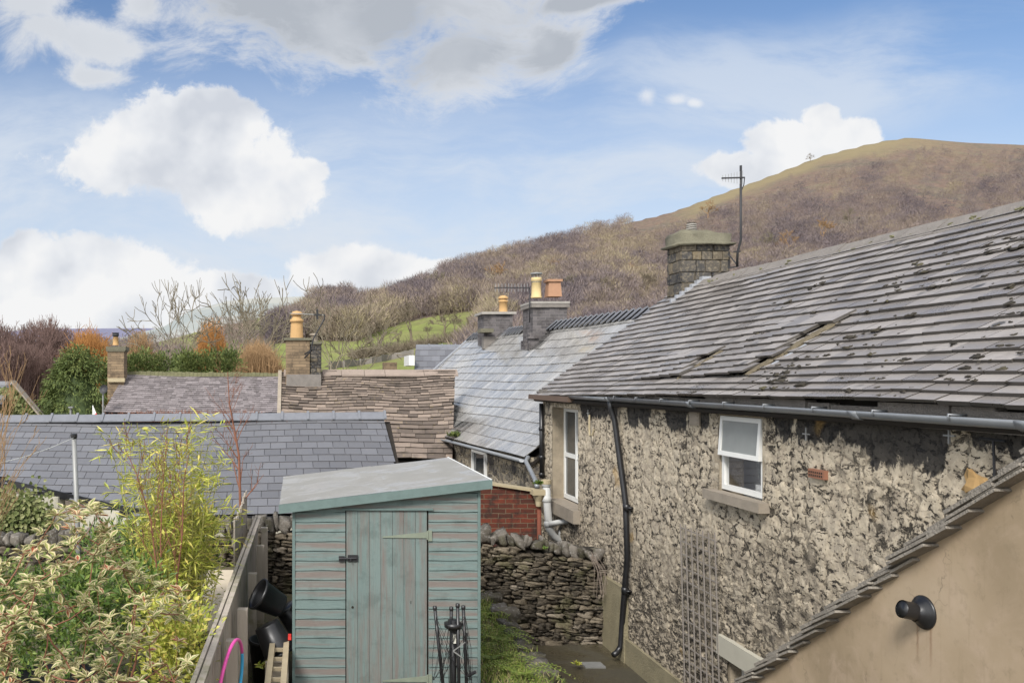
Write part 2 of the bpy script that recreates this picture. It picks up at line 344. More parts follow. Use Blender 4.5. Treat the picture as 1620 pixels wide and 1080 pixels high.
def rubble_fn(g):
    """lime-washed rubble: numpy attributes 'edge', 'cell' carry the stones, the shader adds grain, pits with painted shade, soot"""
    p = g.obj; e = g.attr('edge'); c = g.attr('cell'); soot = g.attr('soot'); low = g.attr('low')
    n1 = g.noise(p, 2.2, 6, .6); n2 = g.noise(p, 14, 6, .65); n3 = g.noise(p, 60, 4, .7)
    pv = g.vm('MULTIPLY', p, (1, 1, 1.7)); pv = g.vm('ADD', pv, g.sc(g.noise(p, 9, 4, .6, 0, 'Color'), .16))
    mort = g.ramp(n2, [(.25, (.31, .26, .19)), (.5, (.45, .38, .28)), (.75, (.59, .51, .385))])
    stone = g.mix(c, (.29, .245, .185), (.52, .44, .325))
    stone = g.mix(g.m('MULTIPLY', g.ss(n3, .35, .7), .5), stone, (.46, .41, .33))
    smear = g.ss(g.m('ADD', g.m('MULTIPLY', n1, .8), g.m('MULTIPLY', n2, .6)), .58, .74)
    e2 = g.m('ADD', e, g.m('MULTIPLY', g.m('SUBTRACT', n2, .5), 1.1))
    col = g.mix(g.m('MULTIPLY', g.ss(e2, .08, .26), g.m('SUBTRACT', 1, g.m('MULTIPLY', smear, .9))), mort, stone)
    # sooty open joints and pits, inner shade painted dark, in broad worn patches
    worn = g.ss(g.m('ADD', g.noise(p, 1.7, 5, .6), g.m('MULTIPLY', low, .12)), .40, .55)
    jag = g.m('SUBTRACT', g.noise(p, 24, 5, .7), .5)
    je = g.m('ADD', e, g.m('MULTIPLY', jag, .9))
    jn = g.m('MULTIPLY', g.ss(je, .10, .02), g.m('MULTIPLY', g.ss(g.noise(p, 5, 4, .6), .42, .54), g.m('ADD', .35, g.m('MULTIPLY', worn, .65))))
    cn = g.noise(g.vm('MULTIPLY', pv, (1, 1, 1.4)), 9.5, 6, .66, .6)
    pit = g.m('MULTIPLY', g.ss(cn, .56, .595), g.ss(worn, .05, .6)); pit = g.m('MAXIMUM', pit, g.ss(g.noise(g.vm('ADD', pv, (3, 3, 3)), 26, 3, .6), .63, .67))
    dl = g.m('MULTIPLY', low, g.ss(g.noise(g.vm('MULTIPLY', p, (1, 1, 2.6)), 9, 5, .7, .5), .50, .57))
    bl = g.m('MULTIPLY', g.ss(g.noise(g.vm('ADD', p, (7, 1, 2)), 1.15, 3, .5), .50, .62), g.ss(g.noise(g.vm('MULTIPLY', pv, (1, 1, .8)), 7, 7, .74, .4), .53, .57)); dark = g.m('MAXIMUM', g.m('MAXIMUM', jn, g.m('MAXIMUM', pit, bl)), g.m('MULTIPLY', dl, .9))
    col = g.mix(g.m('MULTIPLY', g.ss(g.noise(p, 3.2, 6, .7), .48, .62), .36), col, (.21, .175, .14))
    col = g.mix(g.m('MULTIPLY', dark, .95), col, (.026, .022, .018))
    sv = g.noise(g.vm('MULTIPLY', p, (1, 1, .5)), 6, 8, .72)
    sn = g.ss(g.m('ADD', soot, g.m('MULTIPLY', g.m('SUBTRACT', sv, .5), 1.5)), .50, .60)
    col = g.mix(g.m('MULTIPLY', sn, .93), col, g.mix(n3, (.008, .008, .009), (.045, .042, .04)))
    ora = g.ss(g.noise(p, 1.9, 2), .66, .74)
    col = g.mix(g.m('MULTIPLY', ora, .5), col, (.40, .25, .08))
    h = g.m('ADD', g.m('MULTIPLY', n2, .6), g.m('MULTIPLY', n3, .25)); h = g.m('SUBTRACT', h, g.m('MULTIPLY', dark, 1.3))
    return {'Base Color': col, 'Normal': g.bump(h, .9, .022)}
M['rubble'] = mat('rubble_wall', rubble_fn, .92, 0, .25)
def old_wall_fn(g):
    p = g.obj; n1 = g.noise(p, 2, 6, .6); n2 = g.noise(p, 13, 6, .7)
    v = g.vm('ADD', g.vm('MULTIPLY', p, (1, 1, 1.8)), g.sc(g.noise(p, 5, 4, .5, 0, 'Color'), .3))
    ed = g.vor(v, 4.5, 'DISTANCE_TO_EDGE'); cc = g.vor(v, 4.5, 'F1', 'Color')
    st = g.mix(g.sep(cc)[0], (.13, .115, .095), (.36, .31, .23))
    col = g.mix(g.ss(ed, .02, .1), (.3, .25, .17), st)
    col = g.mix(g.ss(n2, .5, .62), col, (.05, .045, .04)); col = g.mix(g.m('MULTIPLY', g.ss(n1, .5, .6), .8), col, (.035, .033, .034))
    return {'Base Color': col, 'Normal': g.bump(g.m('ADD', g.ss(ed, 0, .15), n2), .8, .02)}
M['old_wall'] = mat('old_stone_wall', old_wall_fn, .92, 0, .2)
def chim_fn(g):
    p = g.obj; n1 = g.noise(p, 3, 6, .6); n2 = g.noise(p, 20, 6, .7); r = g.attr('rnd')
    c = g.ramp(r, [(0, (.03, .03, .033)), (.4, (.07, .065, .06)), (.75, (.13, .105, .07)), (1, (.25, .18, .09))])
    c = g.mix(g.m('MULTIPLY', g.ss(n2, .45, .7), .6), c, (.30, .25, .17)); c = g.mix(g.m('MULTIPLY', g.ss(n1, .5, .65), .6), c, (.045, .045, .045))
    return {'Base Color': c, 'Normal': g.bump(n2, .8, .015)}
M['chim_stone'] = mat('chimney_stone', chim_fn, .9, 0, .25)
def dry_fn(g):
    p = g.obj; n1 = g.noise(p, 3, 6, .6); n2 = g.noise(p, 26, 6, .72); r = g.attr('rnd')
    c = g.ramp(r, [(0, (.035, .028, .02)), (.5, (.085, .068, .047)), (.85, (.16, .13, .09)), (1, (.26, .22, .17))])
    c = g.mix(g.m('MULTIPLY', g.ss(n2, .5, .72), .75), c, (.27, .23, .17))
    c = g.mix(g.m('MULTIPLY', g.ss(n2, .46, .3), .75), c, (.022, .018, .013))
    c = g.mix(g.m('MULTIPLY', g.ss(n1, .54, .66), .45), c, (.085, .085, .028))
    return {'Base Color': c, 'Normal': g.bump(n2, 1, .025), 'Roughness': g.m('ADD', .45, g.m('MULTIPLY', n2, .5))}
M['dry'] = mat('dry_stone', dry_fn, .7, 0, .35)
M['reveal'] = plain('reveal_mortar', (.30, .25, .18), .95, 0, .6, 6, .9, .015)
M['dark_gap'] = plain('dark_core', (.02, .016, .012), .95, 0, .3, 5)
def cope_fn(g):
    p = g.obj; n2 = g.noise(p, 22, 6, .72); r = g.attr('rnd'); n1 = g.noise(p, 4, 4)
    c = g.ramp(r, [(0, (.06, .052, .04)), (1, (.18, .16, .135))])
    c = g.mix(g.m('MULTIPLY', g.ss(n2, .5, .7), .6), c, (.42, .4, .37)); c = g.mix(g.m('MULTIPLY', g.ss(n1, .5, .62), .7), c, (.06, .055, .03))
    return {'Base Color': c, 'Normal': g.bump(n2, 1, .02)}
M['cope'] = mat('coping_stone', cope_fn, .85, 0, .25)
def brick_fn(c1, c2, mo, sx=1., soot=.3):
    def fn(g):
        p = g.obj; t = g.n('ShaderNodeTexBrick'); x, y, z = g.sep(p)
        nx = g.m('ABSOLUTE', g.sep(g.geo.outputs['True Normal'])[0])
        hx = g.mix(g.m('GREATER_THAN', nx, .6), g.comb(x, z, 0), g.comb(y, z, 0))
        wv = g.vm('ADD', hx, g.sc(g.vm('SUBTRACT', g.noise(p, 7, 3, .5, 0, 'Color'), (.5, .5, .5)), .02))
        g.set(t.inputs['Vector'], wv); t.inputs['Scale'].default_value = 1; t.inputs['Brick Width'].default_value = .225 * sx; t.inputs['Row Height'].default_value = .075
        t.inputs['Mortar Size'].default_value = .006; t.inputs['Mortar Smooth'].default_value = .3; t.inputs['Bias'].default_value = 0
        g.set(t.inputs['Color1'], c1); g.set(t.inputs['Color2'], c2); g.set(t.inputs['Mortar'], mo)
        n = g.noise(p, 30, 5, .7); n1 = g.noise(p, 3.5, 5, .7)
        c = g.mix(g.m('MULTIPLY', g.ss(n1, .45, .65), soot), t.outputs['Color'], (.03, .025, .022))
        c = g.mix(g.m('MULTIPLY', n, .45), c, g.sc(c, (.5, .5, .5)))
        return {'Base Color': c, 'Normal': g.bump(g.m('ADD', g.m('MULTIPLY', t.outputs['Fac'], -1), g.m('MULTIPLY', n, .6)), .8, .01)}
    return fn
M['brick_red'] = mat('red_brick', brick_fn((.17, .042, .024), (.07, .028, .02), (.17, .13, .085), 1, .85), .9, 0, .2)
M['brick_grey'] = mat('grey_brick', brick_fn((.085, .078, .08), (.16, .145, .145), (.2, .185, .175), 1, .5), .9, 0, .2)
M['brick_stone'] = mat('coursed_stone', brick_fn((.19, .14, .09), (.29, .21, .13), (.17, .13, .09), 1.6, .5), .9, 0, .2)
TXF = (3.5 * F / 992 - 5, -368 / F * (3.5 * F / 992) + 3.74)
def render_fn(g):
    p = g.obj; n = g.noise(p, .9, 5, .55, .3); n1 = g.noise(p, 3, 6, .65, .6); n2 = g.noise(p, 60, 4, .6)
    c = g.ramp(n, [(.32, (.255, .195, .125)), (.5, (.325, .25, .165)), (.68, (.40, .315, .22))])
    c = g.mix(g.m('MULTIPLY', g.ss(n1, .45, .7), .5), c, (.42, .32, .235))
    x_, y_, z_ = g.sep(p); dy = g.m('ABSOLUTE', g.m('SUBTRACT', g.m('ABSOLUTE', g.m('SUBTRACT', y_, TXF[0])), .05)); drip = g.m('MULTIPLY', g.ss(g.m('ADD', dy, g.m('MULTIPLY', n2, .01)), .022, .004), g.m('MULTIPLY', g.ss(z_, TXF[1], TXF[1] - .05), g.ss(z_, TXF[1] - .38, TXF[1] - .12)))
    c = g.mix(g.m('MULTIPLY', drip, .55), c, (.17, .095, .05)); ck = g.vor(g.vm('ADD', p, g.sc(g.noise(p, 3, 4, .6, 0, 'Color'), .5)), 1.1, 'DISTANCE_TO_EDGE')
    c = g.mix(g.m('MULTIPLY', g.m('MULTIPLY', g.ss(ck, .008, .0), g.ss(g.noise(p, 2, 2), .5, .6)), .5), c, (.13, .10, .07)); c = g.mix(g.m('MULTIPLY', g.ss(g.noise(p, 9, 6, .7), .52, .66), .3), c, (.19, .15, .095))
    st = g.noise(g.vm('MULTIPLY', p, (1, 5, .5)), 3, 4, .6); c = g.mix(g.m('MULTIPLY', g.ss(st, .56, .7), .22), c, (.20, .155, .09))
    return {'Base Color': c, 'Normal': g.bump(g.m('ADD', n1, g.m('MULTIPLY', n2, .25)), .25, .01)}
M['render'] = mat('tan_render', render_fn, .9, 0, .2)
def paint_fn(axis):
    def fn(g):
        p = g.obj; s = (1.4, 2.0, 22) if axis == 'x' else (22, 2, 1.2)
        s2 = (1.0, 1, 11) if axis == 'x' else (9, 1, .9)
        r = g.attr('rnd'); ps = g.vm('ADD', p, g.comb(g.m('MULTIPLY', r, 13), 0, g.m('MULTIPLY', r, 7) if axis != 'x' else 0))
        n = g.noise(g.vm('MULTIPLY', ps, s), 1.6, 6, .7, .3); n2 = g.noise(g.vm('MULTIPLY', ps, s2), 1.2, 4, .6, .3); n3 = g.noise(g.vm('MULTIPLY', ps, s), 6, 4, .7)
        teal = g.mix(n3, (.085, .125, .12), (.175, .228, .215)); teal = g.mix(g.m('MULTIPLY', r, .4), teal, (.20, .24, .225)); teal = g.mix(g.m('MULTIPLY', g.ss(g.noise(p, 4, 5, .7), .48, .68), .5), teal, (.075, .10, .092))
        wood = g.mix(n3, (.11, .085, .075), (.205, .16, .14))
        if axis == 'x':
            zl = g.m('FRACT', g.m('DIVIDE', g.m('SUBTRACT', g.sep(p)[2], .04), .0905)); bandm = g.ss(g.m('ABSOLUTE', g.m('SUBTRACT', zl, .5)), .46, .15)
            n = g.m('ADD', g.m('MULTIPLY', n, .75), g.m('MULTIPLY', bandm, .30)); n2 = g.m('ADD', g.m('MULTIPLY', n2, .7), g.m('MULTIPLY', r, .26))
        k = g.ss(g.m('ADD', g.m('MULTIPLY', n, .62), g.m('MULTIPLY', n2, .62)), .56 if axis == 'x' else .50, .80 if axis == 'x' else .82)
        c = g.mix(g.m('MULTIPLY', k, .85), teal, wood)
        cr = g.ss(g.noise(g.vm('MULTIPLY', ps, s), 3.5, 3, .5), .72, .77); c = g.mix(g.m('MULTIPLY', cr, .7), c, (.05, .05, .045))
        return {'Base Color': c, 'Normal': g.bump(n3, .35, .004)}
    return fn
M['paint_h'] = mat('worn_teal_boards', paint_fn('x'), .75, 0, .25)
M['paint_v'] = mat('worn_teal_door', paint_fn('z'), .75, 0, .25)
M['paint_clean'] = plain('teal_trim', (.12, .168, .158), .7, 0, .3, 14, .3, .004)
M['paint_pale'] = plain('pale_green_iron', (.19, .215, .165), .6, 0, .25, 14)
def felt_fn(g):
    p = g.obj; n = g.noise(p, 260, 2, .5); n1 = g.noise(p, 2.2, 5, .6, .5)
    c = g.mix(n, (.15, .145, .13), (.30, .29, .265)); c = g.mix(g.m('MULTIPLY', g.ss(n1, .4, .62), .5), c, (.33, .32, .30))
    return {'Base Color': c, 'Roughness': g.m('SUBTRACT', .8, g.m('MULTIPLY', g.ss(n1, .47, .6), .5)), 'Normal': g.bump(g.m('ADD', n1, g.m('MULTIPLY', n, .1)), .3, .012)}
M['felt'] = mat('roof_felt', felt_fn, .6, 0, .4)
def timber_fn(g):
    p = g.obj; r = g.attr('rnd'); ps = g.vm('ADD', g.vm('MULTIPLY', p, (14, 14, 1.3)), g.comb(g.m('MULTIPLY', r, 31), 0, 0)); n = g.noise(ps, 2, 6, .7); n1 = g.noise(p, 3, 4)
    c = g.mix(n, (.26, .225, .185), (.52, .455, .375)); c = g.mix(g.m('MULTIPLY', r, .35), c, (.31, .28, .25))
    c = g.mix(g.m('MULTIPLY', g.ss(n1, .52, .66), .5), c, (.12, .13, .05))
    return {'Base Color': c, 'Normal': g.bump(n, .4, .004)}
M['timber'] = mat('weathered_timber', timber_fn, .85, 0, .25)
M['timber_pale'] = plain('pale_plank', (.36, .30, .20), .8, 0, .25, 9)
M['trellis'] = plain('grey_trellis', (.22, .195, .17), .9, 0, .3, 9)
def ground_fn(g):
    p = g.obj; n = g.noise(p, 1.2, 6, .6); n2 = g.noise(p, 14, 5, .7)
    c = g.mix(n, (.06, .05, .035), (.13, .11, .07)); c = g.mix(g.m('MULTIPLY', g.ss(n2, .5, .66), .6), c, (.09, .11, .03))
    return {'Base Color': c, 'Normal': g.bump(n2, .7, .02)}
M['soil'] = mat('soil', ground_fn, .95, 0, .2)
def yard_fn(g):
    p = g.obj; n = g.noise(p, 1.6, 6, .6, .4); n2 = g.noise(p, 20, 5, .7)
    c = g.mix(n, (.022, .02, .012), (.085, .07, .045)); c = g.mix(g.m('MULTIPLY', g.ss(n2, .5, .7), .4), c, (.09, .09, .04))
    return {'Base Color': c, 'Normal': g.bump(n2, .3, .01), 'Roughness': g.m('SUBTRACT', .8, g.m('MULTIPLY', g.ss(n, .4, .6), .55))}
M['yard'] = mat('wet_yard', yard_fn, .5, 0, .5)
# ------------------------------------------------------------------ builders
def vnoise(x, y, seed=0):
    """smooth value noise, numpy"""
    xi = np.floor(x).astype(int); yi = np.floor(y).astype(int); fx = x - xi; fy = y - yi
    fx = fx * fx * (3 - 2 * fx); fy = fy * fy * (3 - 2 * fy)
    def h(a, b): s = np.sin(a * 127.1 + b * 311.7 + seed * 74.7) * 43758.5453; return s - np.floor(s)
    return (h(xi, yi) * (1 - fx) + h(xi + 1, yi) * fx) * (1 - fy) + (h(xi, yi + 1) * (1 - fx) + h(xi + 1, yi + 1) * fx) * fy
def fbm(x, y, seed=0, o=4):
    s = 0; a = .5; t = 0
    for i in range(o): s = s + a * vnoise(x * 2 ** i, y * 2 ** i, seed + i); t += a; a *= .5
    return s / t
def tile_roof(mb, A, B, C, D, rows, tw, thick, rng, lift=1.7, gap=.004, jit=.0, sag=None, keep=None, height=None, overlap=.25, wjit=.15, tone=None, ejit=0., offset=.5):
    """A,B eave ends, C,D ridge ends (C above B). rows: fractions 0..1"""
    A, B, C, D = map(V, (A, B, C, D)); nrm = (B - A).cross(D - A).normalized()
    if nrm.z < 0: nrm = -nrm
    def pt(u, v):
        p = (A * (1 - u) + B * u) * (1 - v) + (D * (1 - u) + C * u) * v
        return p + nrm * sag(u, v) if sag else p
    for i in range(len(rows) - 1):
        v0, v1 = rows[i], rows[i + 1]; vv1 = min(1.0, v1 + (v1 - v0) * overlap)
        L = (pt(1, v0) - pt(0, v0)).length
        w_ = tw[i] if hasattr(tw, '__len__') else tw
        u = -(i % 2) * offset * w_ / L - (rng.random() * w_ / L if wjit > .12 else 0)
        while u < 1:
            du = w_ / L * (1 + rng.uniform(-wjit, wjit)); u0 = max(0, u); u1 = min(1, u + du); u += du
            if u1 - u0 < .15 * w_ / L: continue
            um = (u0 + u1) / 2; vm = (v0 + v1) / 2
            if keep and not keep(pt(um, vm)): continue
            g = gap / L / 2; h = height(um, vm, pt(um, vm)) if height else 0
            j = lambda: rng.uniform(-jit, jit); e = rng.uniform(-ejit, ejit) * (v1 - v0)
            t = thick * (1 + rng.uniform(-.25, .25) * (jit > 0)); lb = thick * lift + h; lt = thick * .4 + h
            a0, b0 = pt(u0 + g, v0 + e), pt(u1 - g, v0 + e + rng.uniform(-ejit, ejit) * (v1 - v0) * .5); b1, a1 = pt(u1 - g, vv1), pt(u0 + g, vv1)
            q = [a0 + nrm * (lb - t + j()), b0 + nrm * (lb - t + j()), b1 + nrm * (lt - t), a1 + nrm * (lt - t)]
            q2 = [q[0] + nrm * t, q[1] + nrm * t, q[2] + nrm * t, q[3] + nrm * t]
            mb.hexa(q + q2, tone(um, vm, rng) if tone else rng.random())
    return pt, nrm
def deck(mb, A, B, C, D, th=.05, drop=.0):
    A, B, C, D = map(V, (A, B, C, D)); n = (B - A).cross(D - A).normalized()
    if n.z < 0: n = -n
    mb.hexa([p - n * (th + drop) for p in (A, B, C, D)] + [p - n * drop for p in (A, B, C, D)])
ICO = None
def rock_template(n=3):
    vs = []; idx = {}; fs = []
    for ax in range(3):
        for sg in (-1, 1):
            for i in range(n):
                for j in range(n):
                    q = []
                    for (a, b) in ((i, j), (i + 1, j), (i + 1, j + 1), (i, j + 1)):
                        c = [0, 0, 0]; c[ax] = sg * n; c[(ax + 1) % 3] = 2 * a - n; c[(ax + 2) % 3] = 2 * b - n; c = tuple(c)
                        if c not in idx: idx[c] = len(vs); vs.append([k / n for k in c])
                        q.append(idx[c])
                    fs.append(q if sg > 0 else q[::-1])
    return np.array(vs), fs
RT, RF = rock_template(3)
def rock(mb, c, ex, ey, ez, hx, hy, hz, rng, rough=.16, sq=.55, a=None):
    """a rounded, knocked-about block, half sizes hx hy hz along ex ey ez"""
    v = RT.copy(); L = np.linalg.norm(v, axis=1, keepdims=True); v = v * (sq + (1 - sq) / L)
    s = rng.random() * 99; r = 1 + rough * (np.sin(v[:, 0] * 3.1 + s) * np.cos(v[:, 1] * 2.7 + s * 1.3) + .7 * np.sin(v[:, 2] * 3.7 + s * .7 + v[:, 0] * 2) + np.array([rng.uniform(-.6, .6) for _ in range(len(v))]))
    v = v * r[:, None]; ex, ey, ez = np.array(ex), np.array(ey), np.array(ez)
    w = np.array(c) + v[:, 0:1] * hx * ex + v[:, 1:2] * hy * ey + v[:, 2:3] * hz * ez
    mb.add(w.tolist(), RF, rng.random() if a is None else a)
def ridge_caps(mb, p, q, seg, hw, drop, th, rng, side=None, roll=.0, tilt=.0, a=None):
    """angled ridge tiles between p and q"""
    p, q = V(p), V(q); d = (q - p); L = d.length; d.normalize(); s = d.cross(V((0, 0, 1))).normalized(); n = max(1, round(L / seg))
    for i in range(n):
        a0 = p + d * (L * i / n + .004); b0 = p + d * (L * (i + 1) / n - .004); jz = rng.uniform(-.004, .004); U = V((0, 0, 1))
        for sg in (-1, 1):
            o = s * sg * hw - U * drop; k0 = U * (jz + tilt); k1 = U * jz
            c = [a0 + k0 + o, b0 + k1 + o, b0 + k1, a0 + k0]
            if sg < 0: c = [c[1], c[0], c[3], c[2]]
            mb.hexa([x - U * th for x in c] + c, rng.random() if a is None else a)
        if roll:
            e = p + d * (L * (i + 1) / n)
            for sg in (-1, 1):
                o = s * sg * (hw + .012) - U * (drop - .012)
                c = [e - d * roll + o, e + d * roll + o, e + d * roll + U * .03, e - d * roll + U * .03]
                if sg < 0: c = [c[1], c[0], c[3], c[2]]
                mb.hexa([x - U * th for x in c] + c, .9)
def gutter(mb, p, q, r, n=10, dropn=0):
    """half-round gutter with thickness from p to q (rim level)"""
    p, q = V(p), V(q); d = (q - p).normalized(); s = d.cross(V((0, 0, 1))).normalized(); U = V((0, 0, 1)); vs = []; fs = []
    for e in (p, q):
        for rr in (r, r * .9):
            for i in range(n + 1):
                t = math.pi * i / n; vs.append(e + s * math.cos(t) * rr - U * math.sin(t) * rr)
    m = n + 1
    for i in range(n):
        fs.append((i, i + 1, 2 * m + i + 1, 2 * m + i)); fs.append((m + i, 3 * m + i, 3 * m + i + 1, m + i + 1))
        fs.append((i, m + i, m + i + 1, i + 1)); fs.append((2 * m + i, 2 * m + i + 1, 3 * m + i + 1, 3 * m + i))
    fs.append((0, 2 * m, 3 * m, m)); fs.append((n, m + n, 3 * m + n, 2 * m + n)); mb.add(vs, fs)
def pot(parent, c, prof, m, name='chimney_pot'):
    b = MB(); b.lathe(c, (0, 0, 1), prof, 20); return b.build(name, m, parent, True)
# ------------------------------------------------------------------ the ground
GZ = -3.74
rng = random.Random(5)
b = MB(); b.add([(2.55, 7.5, -3.72), (4.4, 7.5, -3.72), (4.4, 12.1, -3.72), (2.55, 12.1, -3.72)], [(0, 1, 2, 3)])
b.build('yard_floor', M['yard'], kind='structure')
b = MB()
tp = [(-.62, 2.5, -3.0), (2.9, 2.5, -3.0), (2.6, 8.0, -3.0), (2.45, 9.0, -3.0), (2.62, 10.2, -3.0), (2.62, 11.95, -3.0), (-.62, 11.95, -3.0)]
b.prism([(x, y, GZ) for x, y, z in tp], (0, 0, .74)); b.build('terrace', M['soil'], kind='structure')
b = MB(); b.box(-9, -.68, 2.5, 11.95, GZ, -2.62); b.build('garden_bed', M['soil'], kind='structure')
b = MB(); b.box(-1.2, -.74, 8.8, 11.6, -2.7, -2.585); b.build('paving', M['paving'], kind='structure')
# terrain: one sheet fanning out to the crest of the hill
SIL = [(-1600, 585), (-400, 575), (0, 566), (120, 560), (230, 545), (330, 520), (420, 500), (500, 480), (560, 470), (620, 459), (680, 441), (750, 416), (800, 402), (870, 386), (950, 362), (1020, 346),
       (1065, 335), (1130, 310), (1200, 285), (1300, 246), (1340, 236), (1380, 226), (1430, 217), (1480, 221), (1530, 225), (1620, 227), (1900, 262), (2600, 330), (3600, 420)]
RD = [(-1600, 300), (230, 300), (420, 360), (560, 430), (680, 480), (800, 560), (1000, 680), (1430, 900), (2200, 950), (3600, 950)]
_gx = np.arange(-1800, 3800, 4.); _gk = np.exp(-(np.arange(-12, 13) / 5.) ** 2); _gk /= _gk.sum()
_gs = np.interp(_gx, [a for a, _ in SIL], [c for _, c in SIL]); _gs = np.convolve(np.pad(_gs, 12, 'edge'), _gk, 'valid')
def ip(T, x): return np.interp(x, _gx, _gs) if T is SIL else np.interp(x, [a for a, _ in T], [b for _, b in T])
YB = 42.
def terr(px, Y):
    px = np.asarray(px, float); Y = np.asarray(Y, float); yr = ip(RD, px); ys = ip(SIL, px)
    t = np.log(np.maximum(Y, YB) / YB) / np.log(yr / YB)
    tc = np.minimum(t, 1); y0 = PY - GZ * F / YB
    sy = y0 + (ys - y0) * (tc ** 1.0)
    z = (PY - sy) / F * np.maximum(Y, YB)
    z = np.where(Y <= YB, GZ, z)
    rx = px / 70.; z = z + np.where(Y > 60, (fbm(rx * 1.7 + 3, np.log(Y) * 9, 3, 4) - .5) * Y * .012 * np.clip((1 - tc) * 6, 0, 1), 0)
    over = np.maximum(t - 1, 0); z = z - over * yr * .9
    return z
def tp3(px, Y): z = float(terr(px, Y)); return V(((px - PX) / F * Y, Y, z))
def at_px(px, y):
    """point of the terrain seen at photo pixel"""
    lo, hi = YB, float(ip(RD, px))
    for _ in range(40):
        mid = math.sqrt(lo * hi); z = float(terr(px, mid)); sy = PY - z * F / mid
        if sy > y: lo = mid
        else: hi = mid
    return tp3(px, lo)
def inpoly(x, y, poly):
    c = np.zeros(np.shape(x), bool); j = len(poly) - 1
    for i in range(len(poly)):
        xi, yi = poly[i]; xj, yj = poly[j]
        c ^= ((yi > y) != (yj > y)) & (x < (xj - xi) * (y - yi) / ((yj - yi) or 1e-9) + xi); j = i
    return c
FIELDS = [[(420, 600), (430, 545), (500, 540), (560, 540), (600, 526), (640, 509), (700, 499), (760, 492), (775, 496), (770, 530), (700, 640), (420, 640)], [(930, 492), (960, 483), (1030, 478), (1040, 490), (1000, 500), (940, 504)],
          [(548, 470), (600, 450), (690, 436), (700, 442), (655, 462), (600, 480), (560, 488)], [(250, 545), (270, 520), (330, 512), (340, 535), (300, 548)], [(395, 515), (420, 490), (500, 482), (480, 510), (430, 530)]]
def build_terrain():
    pxs = np.concatenate([np.linspace(-1600, -60, 24), np.linspace(-50, 1700, 300), np.linspace(1720, 3600, 24)])
    Ys = np.concatenate([[-60, 1, 10, 20, 30], np.geomspace(42, 1500, 190)])
    X, Yg = np.meshgrid(pxs, Ys)
    Z = terr(X, np.maximum(Yg, 1)); Z = np.where(Yg <= 42, GZ, Z)
    jx = (fbm(X / 40, np.log(np.maximum(Yg, 1)) * 14, 9, 3) - .5)
    wx = (X - PX) / F * np.maximum(Yg, 12)
    vs = np.stack([wx, Yg, Z], -1).reshape(-1, 3); nr, nc = X.shape
    idx = np.arange(nr * nc).reshape(nr, nc)
    fs = np.stack([idx[:-1, :-1], idx[:-1, 1:], idx[1:, 1:], idx[1:, :-1]], -1).reshape(-1, 4)
    me = bpy.data.meshes.new('hill'); me.from_pydata(vs.tolist(), [], fs.tolist())
    sy = PY - Z * F / np.maximum(Yg, 1); Xj = X + jx * 14; Sj = sy + jx * 9
    gr = np.zeros(X.shape)
    for f in FIELDS: gr = np.maximum(gr, inpoly(Xj, Sj, f))
    gr = np.where(Yg > 42, gr, .0)
    tt = np.log(np.maximum(Yg, 42) / 42) / np.log(ip(RD, X) / 42)
    crest = np.clip((tt - .945 - .06 * (fbm(X / 50, Yg / 60, 4) - .5)) * 30, 0, 1) * np.clip((X - 1050) / 60, 0, 1) * np.clip((1560 - X) / 160, .1, 1)
    for nm, arr in (('green', gr), ('crest', crest)):
        a = me.attributes.new(nm, 'FLOAT', 'POINT'); a.data.foreach_set('value', arr.reshape(-1))
    me.polygons.foreach_set('use_smooth', [True] * len(fs))
    def fn(g):
        p = g.obj; x, y, z = g.sep(p); ps = g.sc(p, .01)
        n1 = g.noise(ps, 1.6, 6, .6); n2 = g.noise(ps, 9, 6, .7); n3 = g.noise(ps, 60, 4, .7)
        br = g.ramp(g.m('ADD', g.m('MULTIPLY', n1, .5), g.m('MULTIPLY', n2, .5)), [(.36, (.115, .098, .075)), (.46, (.16, .13, .10)), (.53, (.185, .12, .095)), (.6, (.175, .15, .105)), (.7, (.135, .13, .085))])
        br = g.mix(g.m('MULTIPLY', n3, .6), br, g.sc(br, (.5, .5, .5)))
        pt_ = g.noise(ps, 26, 5, .65); br = g.mix(g.m('MULTIPLY', g.ss(pt_, .5, .6), .6), br, (.085, .075, .06)); br = g.mix(g.m('MULTIPLY', g.ss(pt_, .47, .38), .45), br, (.23, .19, .13))
        grn = g.mix(g.ss(n2, .35, .65), (.13, .145, .05), (.20, .235, .065)); grn = g.mix(g.m('MULTIPLY', g.ss(n3, .42, .62), .5), grn, (.17, .155, .07)); grn = g.mix(g.m('MULTIPLY', g.ss(n1, .48, .6), .5), grn, (.20, .18, .09))
        cr = g.mix(n2, (.17, .14, .08), (.235, .19, .105))
        c = g.mix(g.m('MULTIPLY', g.attr('crest'), .9), br, cr); c = g.mix(g.ss(g.attr('green'), .3, .7), c, grn)
        return {'Base Color': c, 'Normal': g.bump(n3, .6, .5)}
    me.materials.append(mat('hillside', fn, .95, 0, .1))
    o = bpy.data.objects.new('hill', me); COL.objects.link(o); tag(o, kind='structure')
build_terrain()
